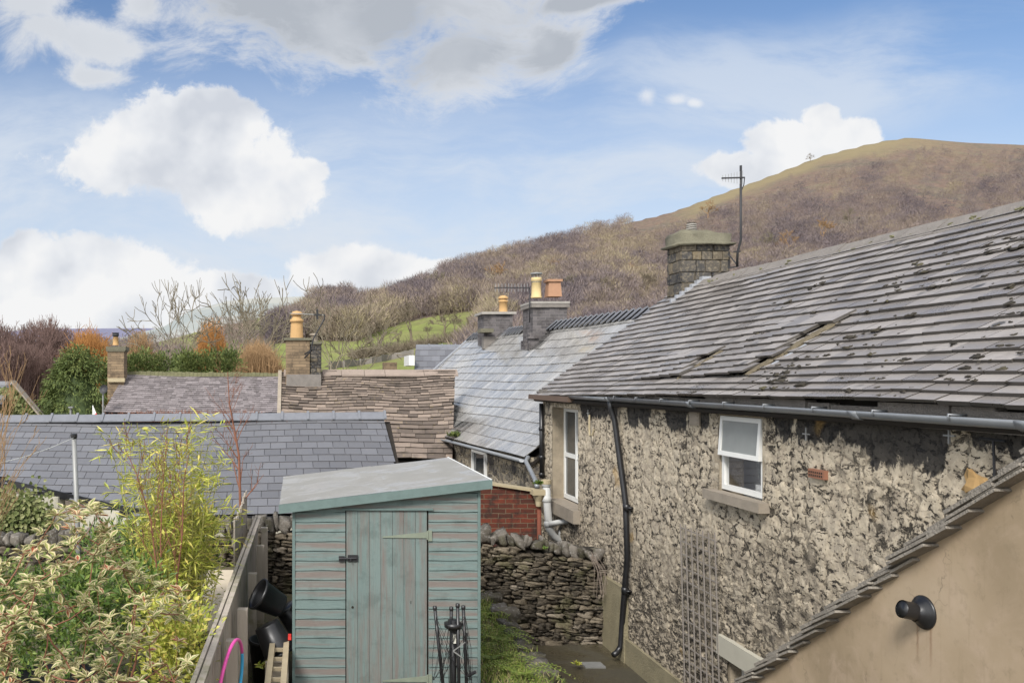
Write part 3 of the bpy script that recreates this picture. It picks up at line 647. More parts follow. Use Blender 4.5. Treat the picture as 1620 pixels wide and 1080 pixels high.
def far_sheet(name, prof, Y0, Y1, c1, c2):
    """a distant moor: sheet climbing from Y0 to its crest at Y1 then dropping away"""
    vs = []; n = len(prof); fs = []
    for i, (px, y) in enumerate(prof):
        for (Y, k) in ((Y0, 0.), (Y0 + (Y1 - Y0) * .5, .62), (Y1, 1.), (Y1 * 1.25, .2)):
            zt = (PY - y) / F * Y1; vs.append(((px - PX) / F * Y, Y, -8 + (zt + 8) * k))
    for i in range(n - 1):
        for k in range(3): a = i * 4 + k; fs.append((a, a + 4, a + 5, a + 1))
    me = bpy.data.meshes.new(name); me.from_pydata(vs, [], fs)
    def fn(g):
        ps = g.sc(g.obj, .001); n = g.noise(ps, 3, 5, .6); return g.mix(g.ss(n, .4, .6), c1, c2)
    me.materials.append(mat(name, fn, .95, 0, .1)); o = bpy.data.objects.new(name, me); COL.objects.link(o); tag(o, kind='structure')
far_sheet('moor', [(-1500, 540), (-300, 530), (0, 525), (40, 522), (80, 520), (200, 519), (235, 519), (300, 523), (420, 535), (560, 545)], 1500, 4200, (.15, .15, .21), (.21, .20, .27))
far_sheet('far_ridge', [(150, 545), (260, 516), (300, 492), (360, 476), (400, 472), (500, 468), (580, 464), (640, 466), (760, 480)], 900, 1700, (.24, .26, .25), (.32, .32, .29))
# ------------------------------------------------------------------ stone house on the right
XW = 4.34; YC = 15.1; ZE = -.33; XR = 6.85; ZR = 1.62; YN = 1.5
H1 = empty('stone_house', (XW, YC, GZ), 'long rubble stone house with heavy grey stone slates beside the sunken yard', 'house')
OPEN = [(13.2, 14.54, -2.02, -.46), (7.97, 8.80, -1.15, -.355), (7.3, 8.58, -3.9, -2.79)]          # y0,y1,z0,z1
def rubble_wall():
    st = .0135; ys = np.arange(3.0, YC + .001, st); zs = np.arange(GZ, -.27, st)
    Yg, Zg = np.meshgrid(ys, zs, indexing='ij')
    # irregular stones: voronoi on a jittered, coursed lattice, elongated along the wall
    wx = Yg + (fbm(Yg * 3, Zg * 3, 1) - .5) * .18; wz = Zg + (fbm(Yg * 3 + 9, Zg * 3, 2) - .5) * .12
    cw, ch = .25, .155; U = wx / cw; W = wz / ch; ui = np.floor(U); wi = np.floor(W); d1 = np.full(U.shape, 9.); d2 = d1.copy(); cid = np.zeros(U.shape)
    def h(a, b, s): q = np.sin(a * 12.9898 + b * 78.233 + s) * 43758.5453; return q - np.floor(q)
    for i in (-1, 0, 1):
        for j in (-1, 0, 1):
            a = ui + i; c = wi + j; fx = a + .15 + .7 * h(a, c, 1.); fz = c + .2 + .6 * h(a, c, 2.); d = np.hypot((U - fx), (W - fz) * .8)
            near = d < d1; d2 = np.where(near, d1, np.minimum(d2, d)); cid = np.where(near, h(a, c, 3.), cid); d1 = np.where(near, d, d1)
    edge = d2 - d1
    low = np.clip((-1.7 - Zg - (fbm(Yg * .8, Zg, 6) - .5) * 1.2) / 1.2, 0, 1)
    rel = np.clip(edge * 4, 0, 1) * (.0015 + .0055 * cid) + (fbm(Yg * 9, Zg * 9, 5, 5) - .5) * .026 - .01 + low * (cid - .5) * .02
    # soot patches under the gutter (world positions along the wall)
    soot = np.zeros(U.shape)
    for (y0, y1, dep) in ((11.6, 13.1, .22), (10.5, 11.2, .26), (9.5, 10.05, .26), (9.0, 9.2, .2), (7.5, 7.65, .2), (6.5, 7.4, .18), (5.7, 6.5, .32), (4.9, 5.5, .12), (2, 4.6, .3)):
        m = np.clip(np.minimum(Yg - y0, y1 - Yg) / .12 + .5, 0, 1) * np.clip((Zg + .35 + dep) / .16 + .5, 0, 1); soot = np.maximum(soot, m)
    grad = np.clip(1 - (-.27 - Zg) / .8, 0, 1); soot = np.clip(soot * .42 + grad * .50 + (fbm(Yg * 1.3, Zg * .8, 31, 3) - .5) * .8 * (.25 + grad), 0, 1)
    n = Yg.shape; X = XW - rel
    vid = -np.ones(n, int); keep = np.ones(n, bool)
    for (a, b_, c, d) in OPEN: keep &= ~((Yg > a + .001) & (Yg < b_ - .001) & (Zg > c + .001) & (Zg < d - .001))
    vs = np.stack([X, Yg, Zg], -1).reshape(-1, 3); idx = np.arange(n[0] * n[1]).reshape(n)
    kf = keep[:-1, :-1] & keep[1:, :-1] & keep[1:, 1:] & keep[:-1, 1:]
    fs = np.stack([idx[:-1, :-1], idx[:-1, 1:], idx[1:, 1:], idx[1:, :-1]], -1)[kf]
    vs = vs - np.array([XW, YC, GZ])
    me = bpy.data.meshes.new('front_wall'); me.from_pydata(vs.tolist(), [], fs.tolist())
    me.polygons.foreach_set('use_smooth', [True] * len(fs))
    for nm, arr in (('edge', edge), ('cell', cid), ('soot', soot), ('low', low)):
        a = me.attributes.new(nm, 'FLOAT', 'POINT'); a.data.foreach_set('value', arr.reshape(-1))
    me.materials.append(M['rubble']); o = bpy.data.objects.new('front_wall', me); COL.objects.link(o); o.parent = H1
rubble_wall()
rng = random.Random(11)
for (a, c, d, e) in OPEN:      # reveals with depth
    b = MB()
    dep = .26
    b.box(XW + .012, XW + dep, c - .012, c + .10, d - .05, e + .05); b.box(XW + .012, XW + dep, a - .10, a + .012, d - .05, e + .05)
    b.box(XW + .013, XW + dep, a + .012, c - .012, e - .01, e + .10); b.build('window_reveal', M['reveal'], H1)
b = MB()
b.prism([(XW + .05, YC - .02, GZ), (XR * 2 - XW, YC - .02, GZ), (XR * 2 - XW, YC - .02, ZE - .1), (XR, YC - .02, ZR - .12), (XW + .05, YC - .02, ZE - .1)], (0, .02, 0))
b.build('gable_wall', M['old_wall'], H1)
b = MB(); b.box(XR * 2 - XW - .05, XR * 2 - XW, YN, YC - .02, GZ, ZE - .1); b.build('rear_wall', M['old_wall'], H1)
b = MB(); b.box(XW - .035, XW + .02, 7.5, 12.0, GZ, -3.40); b.box(XW - .05, XW + .02, 11.2, 12.02, GZ, -2.75); b.build('plinth', M['plinth'], H1)
# roof: slope facing the camera
A = (XW - .14, YC + .12, -.32); B = (XW - .14, YN, -.15); C = (XR, YN, ZR); D = (XR, YC + .12, ZR)
def eave_z(y): return float(np.interp(y, [1.5, 5, 6, 9, 11, 13, 15.3], [-.16, -.165, -.15, -.175, -.20, -.25, -.32]))
rows = [0.]
for i in range(21): rows.append(rows[-1] + .112 + .06 * min(1, i / 9))
rows = [r / rows[-1] for r in rows]
def h1_step(u, v, p):
    y = p.y; h = 0
    if .115 < v < .41 and y > 8.50 - (v - .14) * .8: h += .06 * max(0, 1 - (y - 8.4) * .62) * (1 - .35 * (v - .14) / .27)
    if .10 < v < .27 and y > 9.93: h += .05 * max(0, 1 - (y - 9.9) * .55)
    return h + (fbm(np.array(y * .8), np.array(v * 3.), 8) - .5) * .03
def h1_sag(u, v): y = (YC + .12) * (1 - u) + YN * u; return (eave_z(y) - (-.32 * (1 - u) - .15 * u)) * (1 - v) * .8
b = MB(); tile_roof(b, A, B, C, D, rows, .285, .029, rng, jit=.0022, height=h1_step, wjit=.1, ejit=.045, overlap=.5, sag=h1_sag, gap=.006)
roof = b.build('roof', M['tile_old'], H1)
b = MB(); deck(b, (XW - .14, YC + .12, -.34), (XW - .14, YN, -.25), C, D, .04, .02); A2 = (XR * 2 - XW + .14, YC + .1, ZE - .1); B2 = (XR * 2 - XW + .14, YN, ZE - .1)
deck(b, B2, A2, (XR, YC + .1, ZR), (XR, YN, ZR), .05); b.build('roof_deck', M['dark_gap'], H1)
# tufts of moss lying on the slates
def moss(pt, nrm, n, rng, vlo=.0, vhi=.7, ulo=.3, name='moss', parent=None, size=.03):
    b = MB()
    cl = [(rng.uniform(ulo, 1), rng.uniform(vlo, vhi)) for _ in range(n // 5)]
    for _ in range(n):
        c = rng.choice(cl); u = min(.99, max(.02, c[0] + rng.gauss(0, .012))); v = min(.97, max(.01, c[1] + rng.gauss(0, .035))); v = min(rows, key=lambda r: abs(r - v)) + rng.uniform(.001, .012) if rng.random() < .6 else v
        p = pt(u, v) + nrm * (.046 + (h1_sag(u, v) if h1_sag else 0)); s = size * rng.choice((.35, .5, .6, .8, 1.1, 1.5)) * rng.uniform(.7, 1.2)
        ex = V((0, 1, 0)); ey = nrm.cross(ex).normalized(); rock(b, p, ex, ey, nrm, s * rng.uniform(.8, 2.2), s * .8, s * .35, rng, .4)
    return b.build(name, M['moss'], parent, True)
A_, B_, C_, D_ = map(V, (A, B, C, D)); n1_ = (B_ - A_).cross(D_ - A_).normalized(); n1_ = n1_ if n1_.z > 0 else -n1_
pt1 = lambda u, v: (A_ * (1 - u) + B_ * u) * (1 - v) + (D_ * (1 - u) + C_ * u) * v
moss(pt1, n1_, 640, rng, 0, .75, .36, 'moss_clumps', roof, .016)
b = MB(); 
for i in range(24):      # mortared stone ridge
    y0 = YC + .02 - i * .56; y1 = y0 - .55; j = rng.uniform(-.012, .012)
    for sg in (-1, 1):
        c = [V((XR + sg * .19, y0, ZR - .085 + j)), V((XR + sg * .19, y1, ZR - .085 + j)), V((XR, y1, ZR + .075 + j)), V((XR, y0, ZR + .075 + j))]
        if sg > 0: c = [c[1], c[0], c[3], c[2]]
        b.hexa([p - V((0, 0, .05)) for p in c] + c)
b.build('ridge', M['ridge_stone'], H1)
b = MB()
for i in range(40):
    y = rng.uniform(4, 14.3); rock(b, (XR - .17 + rng.uniform(-.02, .1), y, ZR - .03 + rng.uniform(-.03, .03)), (0, 1, 0), (1, 0, 0), (0, 0, 1), rng.uniform(.01, .035), .015, .012, rng, .3)
b.build('ridge_mortar', M['ridge_moss'], H1)['kind'] = 'stuff'
# the broken step in the roof: bed of mortar and bare batten
sl = V((XR - XW + .14, 0, ZR + .42)).normalized()
for (y, v0, v1, wd) in ((8.42, .13, .40, .055), (9.88, .12, .26, .025)):
    b = MB()
    for i in range(26):
        v = v0 + (v1 - v0) * i / 26; uu = (YC + .12 - y) / (YC + .12 - YN); p = pt1(uu, v) + n1_ * h1_sag(uu, v); p = V((p.x, y - (v - .14) * .8 + rng.uniform(-.015, .015), p.z)) + n1_ * .04
        rock(b, p, sl, (0, 1, 0), n1_, .07, wd * rng.uniform(.6, 1), .018, rng, .2)
    b.build('mortar_fillet', M['fillet'], roof)
b = MB(); p = pt1(.49, .15) ; q = pt1(.49, .26); p = V((p.x, 8.27, p.z + .10)); q = V((q.x, 8.2, q.z + .09)); b.bar(p, q, .04, .01, n1_)
b.build('lead_patch', M['lead'], roof)
# gutters, pipes
b = MB(); y = YN
while y < 15.0: L = rng.uniform(.3, .8); dz = rng.uniform(-.02, .02); b.box(XW - .075 + rng.uniform(-.012, .012), XW + .01, y, min(15.05, y + L - .01), -.33, -.185 + dz); y += L
b.build('eaves_course', M['ridge_stone'], H1)
b = MB(); gutter(b, (XW - .12, 13.15, -.245), (XW - .12, 11.5, -.24), .055); gutter(b, (XW - .12, 11.56, -.235), (XW - .12, YN, -.235), .06)
for i in range(14): y = 11.2 - i * .72; z = -.235; b.tube([(XW - .06, y, z + .01), (XW - .11, y, z + .005), (XW - .19, y, z + .012), (XW - .188, y, z - .03)], .008, 5)
for y in (11.5, 9.1, 6.4, 4.9): z = -.235; gutter(b, (XW - .12, y + .05, z - .002), (XW - .12, y - .05, z - .001), .068)
b.build('gutter', M['gutter'], H1, True)
b = MB(); b.box(XW - .19, XW - .05, 13.1, 15.32, -.35, -.285); b.box(XW - .185, XW - .17, 13.1, 15.32, -.285, -.265); b.build('gutter', M['gutter_brown'], H1).__setitem__('label', 'old brown wooden gutter')
b = MB(); xp = XW - .06
b.tube([(XW - .12, 11.5, -.27), (XW - .115, 11.5, -.38), (xp, 11.5, -.55), (xp, 11.12, -1.6), (xp, 11.06, -2.3), (xp, 11.2, -3.0), (xp, 11.28, -3.52), (xp - .06, 11.26, -3.6), (xp - .12, 11.22, -3.62)], .037, 12)
for (y, z) in ((11.08, -1.66), (11.14, -2.75)): b.lathe((xp, y, z - .04), (0, 0, 1), [(.037, 0), (.046, .005), (.046, .075), (.037, .08)], 12); b.box(xp, XW + .01, y - .07, y + .07, z - .01, z + .01)
b.build('downpipe', M['black'], H1, True)
b = MB(); b.tube([(XW - .05, 14.98, -.42), (XW - .05, 14.96, -1.72)], .04, 10)
for z in (-.9, -1.4, -1.7): b.lathe((XW - .05, 14.97, z), (0, 0, 1), [(.04, 0), (.052, .01), (.052, .06), (.04, .07)], 10)
b.build('downpipe', M['black'], H1, True)
b = MB()      # grey soil pipe with its two branches
b.tube([P(864, 762, 14.1), P(866, 800, 14.1), P(869, 836, 14.1), P(876, 848, 14.1), P(890, 856, 14.1), P(893, 900, 14.1)], .062, 14)
b.tube([P(890, 856, 14.1), P(889, 842, 14.1), P(893, 832, 14.1), P(903, 828, 14.1), P(912, 830, 14.1)], .058, 12)
b.tube([P(868, 829, 14.05), P(882, 826, 14.0), P(900, 824, 13.7), P(908, 818, 13.5), V((XW + .05, 13.15, P(0, 812, 13.2).z))], .045, 12)
b.tube([P(900, 845, 13.9), P(902, 850, 13.9), P(902, 880, 13.9)], .03, 8)
for (x, y) in ((865, 790), (868, 829), (891, 861), (864, 766)): b.lathe(P(x, y, 14.1) - V((0, 0, .04)), (0, 0, 1), [(.062, 0), (.074, .01), (.074, .08), (.062, .09)], 14)
sp = b.build('soil_pipe', M['grey_pipe'], H1, True)
b = MB(); b.lathe(P(864, 763, 14.1), (0, 0, 1), [(.0, -.02), (.085, -.02), (.085, .045), (.06, .05), (0, .04)], 14); b.build('pipe_collar', M['cream'], sp)
# windows
def casement(parent, x, y0, y1, z0, z1, fw, m=M['white'], th=.05):
    b = MB(); b.box(x, x + th, y0, y1, z0, z0 + fw); b.box(x, x + th, y0, y1, z1 - fw, z1); b.box(x, x + th, y0, y0 + fw, z0 + fw, z1 - fw); b.box(x, x + th, y1 - fw, y1, z0 + fw, z1 - fw)
    return b
W1 = casement(H1, XW + .20, 13.2, 14.54, -2.0, -.47, .07); W1.box(XW + .20, XW + .25, 13.27, 14.47, -1.30, -1.23); W1.box(XW + .19, XW + .24, 13.85, 13.9, -1.93, -.54)
W1 = W1.build('window', M['white'], H1); b = MB(); b.box(XW + .222, XW + .232, 13.25, 14.49, -1.95, -.52); b.build('pane', M['glass'], W1)
b = MB(); b.box(XW - .10, XW + .22, 13.1, 14.66, -2.22, -2.02); b.build('sill', M['sill'], W1)
b = casement(H1, XW + .03, 7.99, 8.78, -1.12, -.38, .05); b.box(XW + .03, XW + .08, 8.04, 8.73, -.77, -.72); W2 = b.build('window', M['white'], H1); W2['label'] = 'small white window with its top light ajar'
b = casement(H1, 0, 8.0, 8.77, 0, .40, .045, th=.04); c, s = math.cos(R(4)), math.sin(R(4)); zt = -.37; x0 = XW + .01
b.v = [(x0 + x * c - (.40 - z) * s, y, zt - (.40 - z) * c + 0 * x) for (x, y, z) in b.v]; W2b = b.build('top_light', M['white'], W2)
b = MB(); b.box(.012, .02, 8.04, 8.73, .04, .36); b.v = [(x0 + x * c - (.40 - z) * s, y, zt - (.40 - z) * c) for (x, y, z) in b.v]; b.build('pane', M['frosted'], W2)
b = MB(); b.box(XW + .052, XW + .056, 8.04, 8.73, -1.07, -.77); b.build('pane', M['clear'], W2)
b = MB(); b.box(XW - .09, XW + .05, 7.86, 8.95, -1.235, -1.14); b.build('sill', M['sill'], W2)
b = MB(); b.box(XW + .09, XW + .5, 7.9, 7.92, -1.3, -.3); b.box(XW + .09, XW + .5, 9.6, 9.62, -1.3, -.3); b.box(XW + .48, XW + .5, 7.9, 9.62, -1.3, -.3); b.box(XW + .09, XW + .5, 7.9, 9.62, -1.22, -1.2); b.box(XW + .09, XW + .5, 7.9, 9.62, -.32, -.3)
b.build('room', M['pale'], W2)
b = MB(); b.box(XW + .12, XW + .34, 7.98, 8.3, -1.2, -1.02); b.build('basin', M['white'], W2)
b = casement(H1, XW + .12, 7.32, 8.56, -3.85, -2.80, .07); W3 = b.build('window', M['white'], H1); b = MB(); b.box(XW + .14, XW + .15, 7.37, 8.51, -3.8, -2.85); b.build('pane', M['glass'], W3)
b = MB(); b.box(XW - .045, XW + .1, 7.2, 8.74, -2.80, -2.60); b.build('lintel', M['lintel'], W3)
b = MB()      # oval mirror on a stand inside the room
q = [V((XW + .25, 8.40 + .07 * math.cos(t) + .10 * math.sin(t), -.98 + .19 * math.sin(t))) for t in np.linspace(0, 2 * math.pi, 28)[:-1]]
b.prism(q, (.02, .012, 0)); b.build('mirror', M['frosted'], None, label='oval tilting mirror standing behind the glass of the small open window', cat='mirror').location.z += 0
b = MB(); b.bar((XW + .25, 8.5, -1.18), (XW + .25, 8.36, -.95), .02, .02); b.build('stand', M['sill'], bpy.data.objects['mirror'])
# air bricks and iron on the wall
def air_brick(y, z, parent):
    b = MB(); b.box(XW - .03, XW + .02, y - .11, y + .11, z - .037, z + .037); ab = b.build('air_brick', plain('air_brick_clay', (.25, .115, .07), .9, 0, .3, 20), parent)
    b = MB()
    for i in range(7):
        for j in range(2): yy = y - .085 + i * .028; zz = z - .022 + j * .026; b.box(XW - .032, XW - .0295, yy, yy + .016, zz, zz + .016)
    b.build('air_holes', M['dark_gap'], ab)
air_brick(7.09, -.785, H1)
b = MB(); b.box(XW - .02, XW, 9.18, 9.40, -.50, -.33)
for i in range(4): b.box(XW - .03, XW - .02, 9.2, 9.38, -.48 + i * .038, -.465 + i * .038)
b.build('wall_vent', M['sill'], H1)
for (y, z) in ((7.2, -.46), (5.62, -.37), (12.6, -.5)):
    b = MB(); b.bar((XW - .045, y, z - .055), (XW - .045, y, z + .055), .012, .012); b.bar((XW - .045, y - .05, z), (XW - .045, y + .05, z), .01, .01); b.build('wall_tie', M['galv'], H1)
b = MB(); yb = 5.28; b.tube([(XW - .04, yb + .09, -.37), (XW - .04, yb - .1, -.375)], .009, 6); b.tube([(XW - .04, yb - .01, -.375), (XW - .04, yb - .02, -.62)], .008, 6)
b.tube([(XW - .04, yb - .03 - .035 * math.cos(t), -.63 + .03 * math.sin(t)) for t in np.linspace(0, 4.5, 12)], .008, 6); b.build('hanging_bracket', M['dark_metal'], H1)
b = MB(); b.tube([(XW - .04, 12.55, -.52), (XW - .05, 12.53, -.74), (XW - .07, 12.45, -.82), (XW - .07, 12.34, -.80), (XW - .06, 12.3, -.72)], .014, 6); b.build('pipe_hook', M['cream'], H1)
b = MB(); rock(b, (XW, 5.46, -.66), (0, 1, .2), (1, 0, 0), (0, -.2, 1), .085, .03, .07, rng, .28, .35); b.build('ochre_stone', plain('ochre_stone', (.34, .215, .09), .9, 0, .35, 12), H1)
# chimney on the far gable
def chimney_stones(mb, x0, x1, y0, y1, z0, z1, rng, hh=.13, ww=.24):
    mb_ = mb; z = z0
    while z < z1 - .02:
        h = min(hh * rng.uniform(.7, 1.3), z1 - z)
        for side in range(4):
            L = (x1 - x0) if side < 2 else (y1 - y0); t = 0
            while t < L - .01:
                wd = min(ww * rng.uniform(.5, 1.3), L - t)
                if L - t - wd < .06: wd = L - t
                m = t + wd / 2
                if side == 0: c, e, n = (x0 + m, y0 + .05, z + h / 2), (1, 0, 0), (0, 1, 0)
                elif side == 1: c, e, n = (x0 + m, y1 - .05, z + h / 2), (1, 0, 0), (0, 1, 0)
                elif side == 2: c, e, n = (x0 + .05, y0 + m, z + h / 2), (0, 1, 0), (1, 0, 0)
                else: c, e, n = (x1 - .05, y0 + m, z + h / 2), (0, 1, 0), (1, 0, 0)
                rock(mb_, c, e, n, (0, 0, 1), wd / 2 * .96, .06, h / 2 * .95, rng, .06, .86, a=min(1, max(0, rng.gauss(.36, .26)))); t += wd
        z += h
    mb_.box(x0 + .02, x1 - .02, y0 + .02, y1 - .02, z0, z1, .62)
b = MB(); chimney_stones(b, 6.53, 7.34, 14.5, 15.05, 1.0, 2.30, rng, .16, .27); CH = b.build('chimney', M['chim_stone'], H1)
b = MB()
vs = []; 
for (z, e, k) in ((2.27, .05, 0), (2.29, .09, 0), (2.315, .08, .0), (2.33, .02, 0), (2.47, .03, 0), (2.53, .0, 1), (2.56, -.10, 1)):
    for (x, y) in ((6.53, 14.5), (6.75, 14.49), (6.95, 14.48), (7.15, 14.49), (7.34, 14.5), (7.34, 14.78), (7.34, 15.05), (6.95, 15.06), (6.53, 15.05), (6.52, 14.78)):
        cx, cy = 6.935, 14.775; dx, dy = x - cx, y - cy; sx = 1 + e / abs(.41); sy_ = 1 + e / .28
        vs.append((cx + dx * sx, cy + dy * sy_, z + rng.uniform(-.012, .012) - (.05 * k * (x > 7.1)) ))
fs = [(i * 10 + j, i * 10 + (j + 1) % 10, (i + 1) * 10 + (j + 1) % 10, (i + 1) * 10 + j) for i in range(6) for j in range(10)] + [tuple(range(60, 70))]
b.add(vs, fs); b.build('chimney_cap', M['moss_cap'], CH, True)
b = MB(); b.lathe((6.83, 14.78, 2.51), (0, 0, 1), [(.07, 0), (.07, .05)] + [(r, .05 + h) for i in range(4) for (r, h) in ((.085, i * .035), (.085, i * .035 + .018), (.05, i * .035 + .02), (.05, i * .035 + .033))] + [(.08, .2), (0, .21)], 16)
b.build('chimney_pot', M['concrete'], CH)
b = MB()      # stepped lead flashing against the stack
for i in range(7):
    t = i / 6; x = 6.42 + t * .5; z = 1.30 + .735 * t * .5; b.box(x - .09, x + .06, 14.44 - .01 * i, 14.5, z - .1, z + .07); b.box(x - .1, x + .07, 14.2, 14.5, z - .09, z - .06)
b.build('lead_flashing', M['lead'], CH)
b = MB(); p0 = (6.22, 14.92, 1.08); b.bar((6.15, 15.0, 1.06), (6.55, 14.9, 1.36), .5, .02, n1_); b.build('lead_apron', M['lead'], CH)
# ------------------------------------------------------------------ aerials
def yagi(name, mast, boom, els, label, rm=.018, elr=.006, elh=.16, eld=V((0, 0, 1)), extra=None, taper=0):
    e = empty(name, mast[0], label, 'aerial')
    b = MB(); b.tube(mast, rm, 8); b.build('mast', M['dark_metal'], e, True)
    b = MB(); b.bar(boom[0], boom[1], .022, .022); b.build('boom', M['dark_metal'], e)
    b = MB(); p, q = V(boom[0]), V(boom[1])
    for i in range(els):
        c = p.lerp(q, (i + .3) / els); h = elh * (1 - taper + taper * (i / els)); b.tube([c - eld * h, c + eld * h], elr, 5)
    b.build('elements', M['galv'], e)
    if extra: extra(e)
    return e
mp = [P(1166, 422, 14.35), P(1167, 398, 14.35), P(1172, 380, 14.3), P(1172, 262, 14.3)]
def ex1(e):
    b = MB(); b.bar(P(1152, 402, 14.45), P(1168, 421, 14.35), .02, .02); b.bar(P(1152, 424, 14.45), P(1168, 421, 14.35), .03, .02); b.bar(P(1153, 398, 14.5), P(1153, 424, 14.5), .03, .02); b.bar(P(1160, 398, 14.4), P(1172, 398, 14.35), .02, .02); b.build('wall_bracket', M['dark_metal'], e)
    b = MB(); b.tube([P(1178, 282, 14.3), P(1177, 292, 14.3), P(1173, 302, 14.3)], .008, 5); b.build('cable', M['black'], e)
yagi('tv_aerial', mp, (P(1142, 282, 14.2), P(1178, 281, 14.3)), 8, 'tall log-periodic aerial on a long mast beside the mossy stone chimney', .02, .004, .125, V((0, 0, 1)), ex1, .6)
# ------------------------------------------------------------------ wet slate house (terrace beyond the stone house)
D2 = V((-.103, .995, 0)); N2 = V((.995, .103, 0)); O2 = V((4.15, 15.1, 0))
def h2(u, w, z): p = O2 + D2 * u + N2 * w; return V((p.x, p.y, z))
H2 = empty('slate_house', h2(0, 0, GZ), 'terraced house with a wet shiny slate roof and two dark brick chimneys', 'house')
WR = 3.0; ZE2 = -1.28; ZR2 = 1.36
A = h2(-.05, -.14, ZE2 - .1); B = h2(13.0, -.14, ZE2 - .06); C = h2(13.0, WR, ZR2 + .05); D = h2(-.05, WR, ZR2 - .05)
rng = random.Random(21)
def tone2(u, v, r):
    d = 0
    for (cu, cv, ru, rv) in ((.50, .93, .07, .16), (.47, .85, .04, .10), (.80, .93, .06, .14), (.36, .03, .05, .15), (.40, .10, .03, .08), (.13, .72, .03, .07)): d = max(d, 1 - math.hypot((u - cu) / ru, (v - cv) / rv))
    return max(0, min(1, .72 + r.gauss(0, .1) - max(0, d) * 1.6 * r.uniform(.4, 1.2)))
sag2 = lambda u, v: -.07 * math.sin(math.pi * v) * (1 + .25 * math.sin(u * 15 + 1)) + .012 * math.sin(u * 23 + v * 5) + .03 * (float(fbm(np.array(u * 5.), np.array(v * 2.), 44, 2)) - .5)
b = MB(); tile_roof(b, A, B, C, D, list(np.linspace(0, 1, 15)), .21, .013, rng, lift=1.7, jit=.001, sag=sag2, wjit=.1, gap=.004, tone=tone2)
roof2 = b.build('roof', M['tile_wet'], H2)
b = MB(); deck(b, A, B, C, D, .04, .16); deck(b, h2(13, 2 * WR + .1, ZE2 - .1), h2(0, 2 * WR + .1, ZE2 - .1), h2(0, WR, ZR2 - .05), h2(13, WR, ZR2), .05, .02); b.build('roof_deck', M['dark_gap'], H2)
def wall_between(mb, p, q, z0, z1, th):
    p, q = V(p), V(q); d = (q - p); d.z = 0; d.normalize(); n = V((d.y, -d.x, 0)) * th
    mb.hexa([(p.x, p.y, z0), (q.x, q.y, z0), (q.x + n.x, q.y + n.y, z0), (p.x + n.x, p.y + n.y, z0), (p.x, p.y, z1), (q.x, q.y, z1), (q.x + n.x, q.y + n.y, z1), (p.x + n.x, p.y + n.y, z1)])
b = MB(); wall_between(b, h2(0, 0, 0), h2(12.9, 0, 0), GZ, ZE2 - .1, .3); b.build('front_wall', M['old_wall'], H2)
for u, nm in ((0.02, 'gable_wall'), (12.6, 'gable_wall')):
    b = MB(); b.prism([h2(u, .31, GZ), h2(u, 2 * WR, GZ), h2(u, 2 * WR, ZE2 - .22), h2(u, WR, ZR2 - .26), h2(u, .31, ZE2 - .16)], D2 * .25); b.build(nm, M['old_wall'], H2)
b = MB(); wall_between(b, h2(0.3, 2 * WR, 0), h2(12.9, 2 * WR, 0), GZ, ZE2 - .3, .2); b.build('rear_wall', M['old_wall'], H2)
def ridge_run(u0, u1, n):
    b = MB()
    for i in range(n):
        a, c = u0 + (u1 - u0) * i / n, u0 + (u1 - u0) * (i + 1) / n - .02; z = ZR2 - .04 + .1 * (a / 13); t = .065
        for sg in (-1, 1):
            q = [h2(a, WR + sg * .20, z - .10 + t), h2(c, WR + sg * .20, z - .10), h2(c, WR, z + .07), h2(a, WR, z + .07 + t)]
            if sg < 0: q = q[::-1]
            b.hexa([p - V((0, 0, .035)) for p in q] + q)
    return b
ridge_run(.2, 6.3, 22).build('ridge', M['ridge_grey'], H2); ridge_run(8.0, 9.6, 7).build('ridge', M['ridge_grey'], H2); ridge_run(11.0, 13.0, 7).build('ridge', M['ridge_grey'], H2)
b = MB(); b.bar(h2(13.03, -.14, ZE2 + .0), h2(13.03, WR, ZR2 + .08), .1, .03, N2); b.build('verge', M['lead'], H2)
b = MB(); gutter(b, h2(-.05, -.2, ZE2 - .13), h2(13, -.2, ZE2 - .10), .055); b.build('gutter', M['gutter'], H2, True)
b = MB(); b.tube([P(836, 722, 15.0), P(832, 730, 14.95), P(846, 757, 14.3), P(850, 770, 14.0)], .04, 8); b.build('downpipe', M['gutter'], H2, True)
W = MB(); W.bar(h2(2.45, -.02, -2.5), h2(2.45, -.02, ZE2 - .2), .07, .05, D2); W.bar(h2(3.3, -.02, -2.5), h2(3.3, -.02, ZE2 - .2), .07, .05, D2); W.bar(h2(2.45, -.02, -2.5), h2(3.3, -.02, -2.5), .07, .05); W.bar(h2(2.45, -.02, ZE2 - .25), h2(3.3, -.02, ZE2 - .25), .07, .05)
wd = W.build('window', M['white'], H2); b = MB(); wall_between(b, h2(2.48, -.01, 0), h2(3.27, -.01, 0), -2.48, ZE2 - .25, .02); b.build('pane', M['glass'], wd)
def stack(par, x0, x1, y0, y1, z0, z1, m, cap, capm, capo=.05, brim=None):
    b = MB(); b.box(x0, x1, y0, y1, z0, z1); s = b.build('chimney', m, par)
    if brim: b = MB(); b.box(x0 - brim, x1 + brim, y0 - brim, y1 + brim, z1 - .26, z1 - .04); b.build('brim', m, s)
    b = MB(); b.box(x0 - capo, x1 + capo, y0 - capo, y1 + capo, z1 - .002, z1 + cap)
    q = 0; b.build('chimney_cap', capm, s); return s
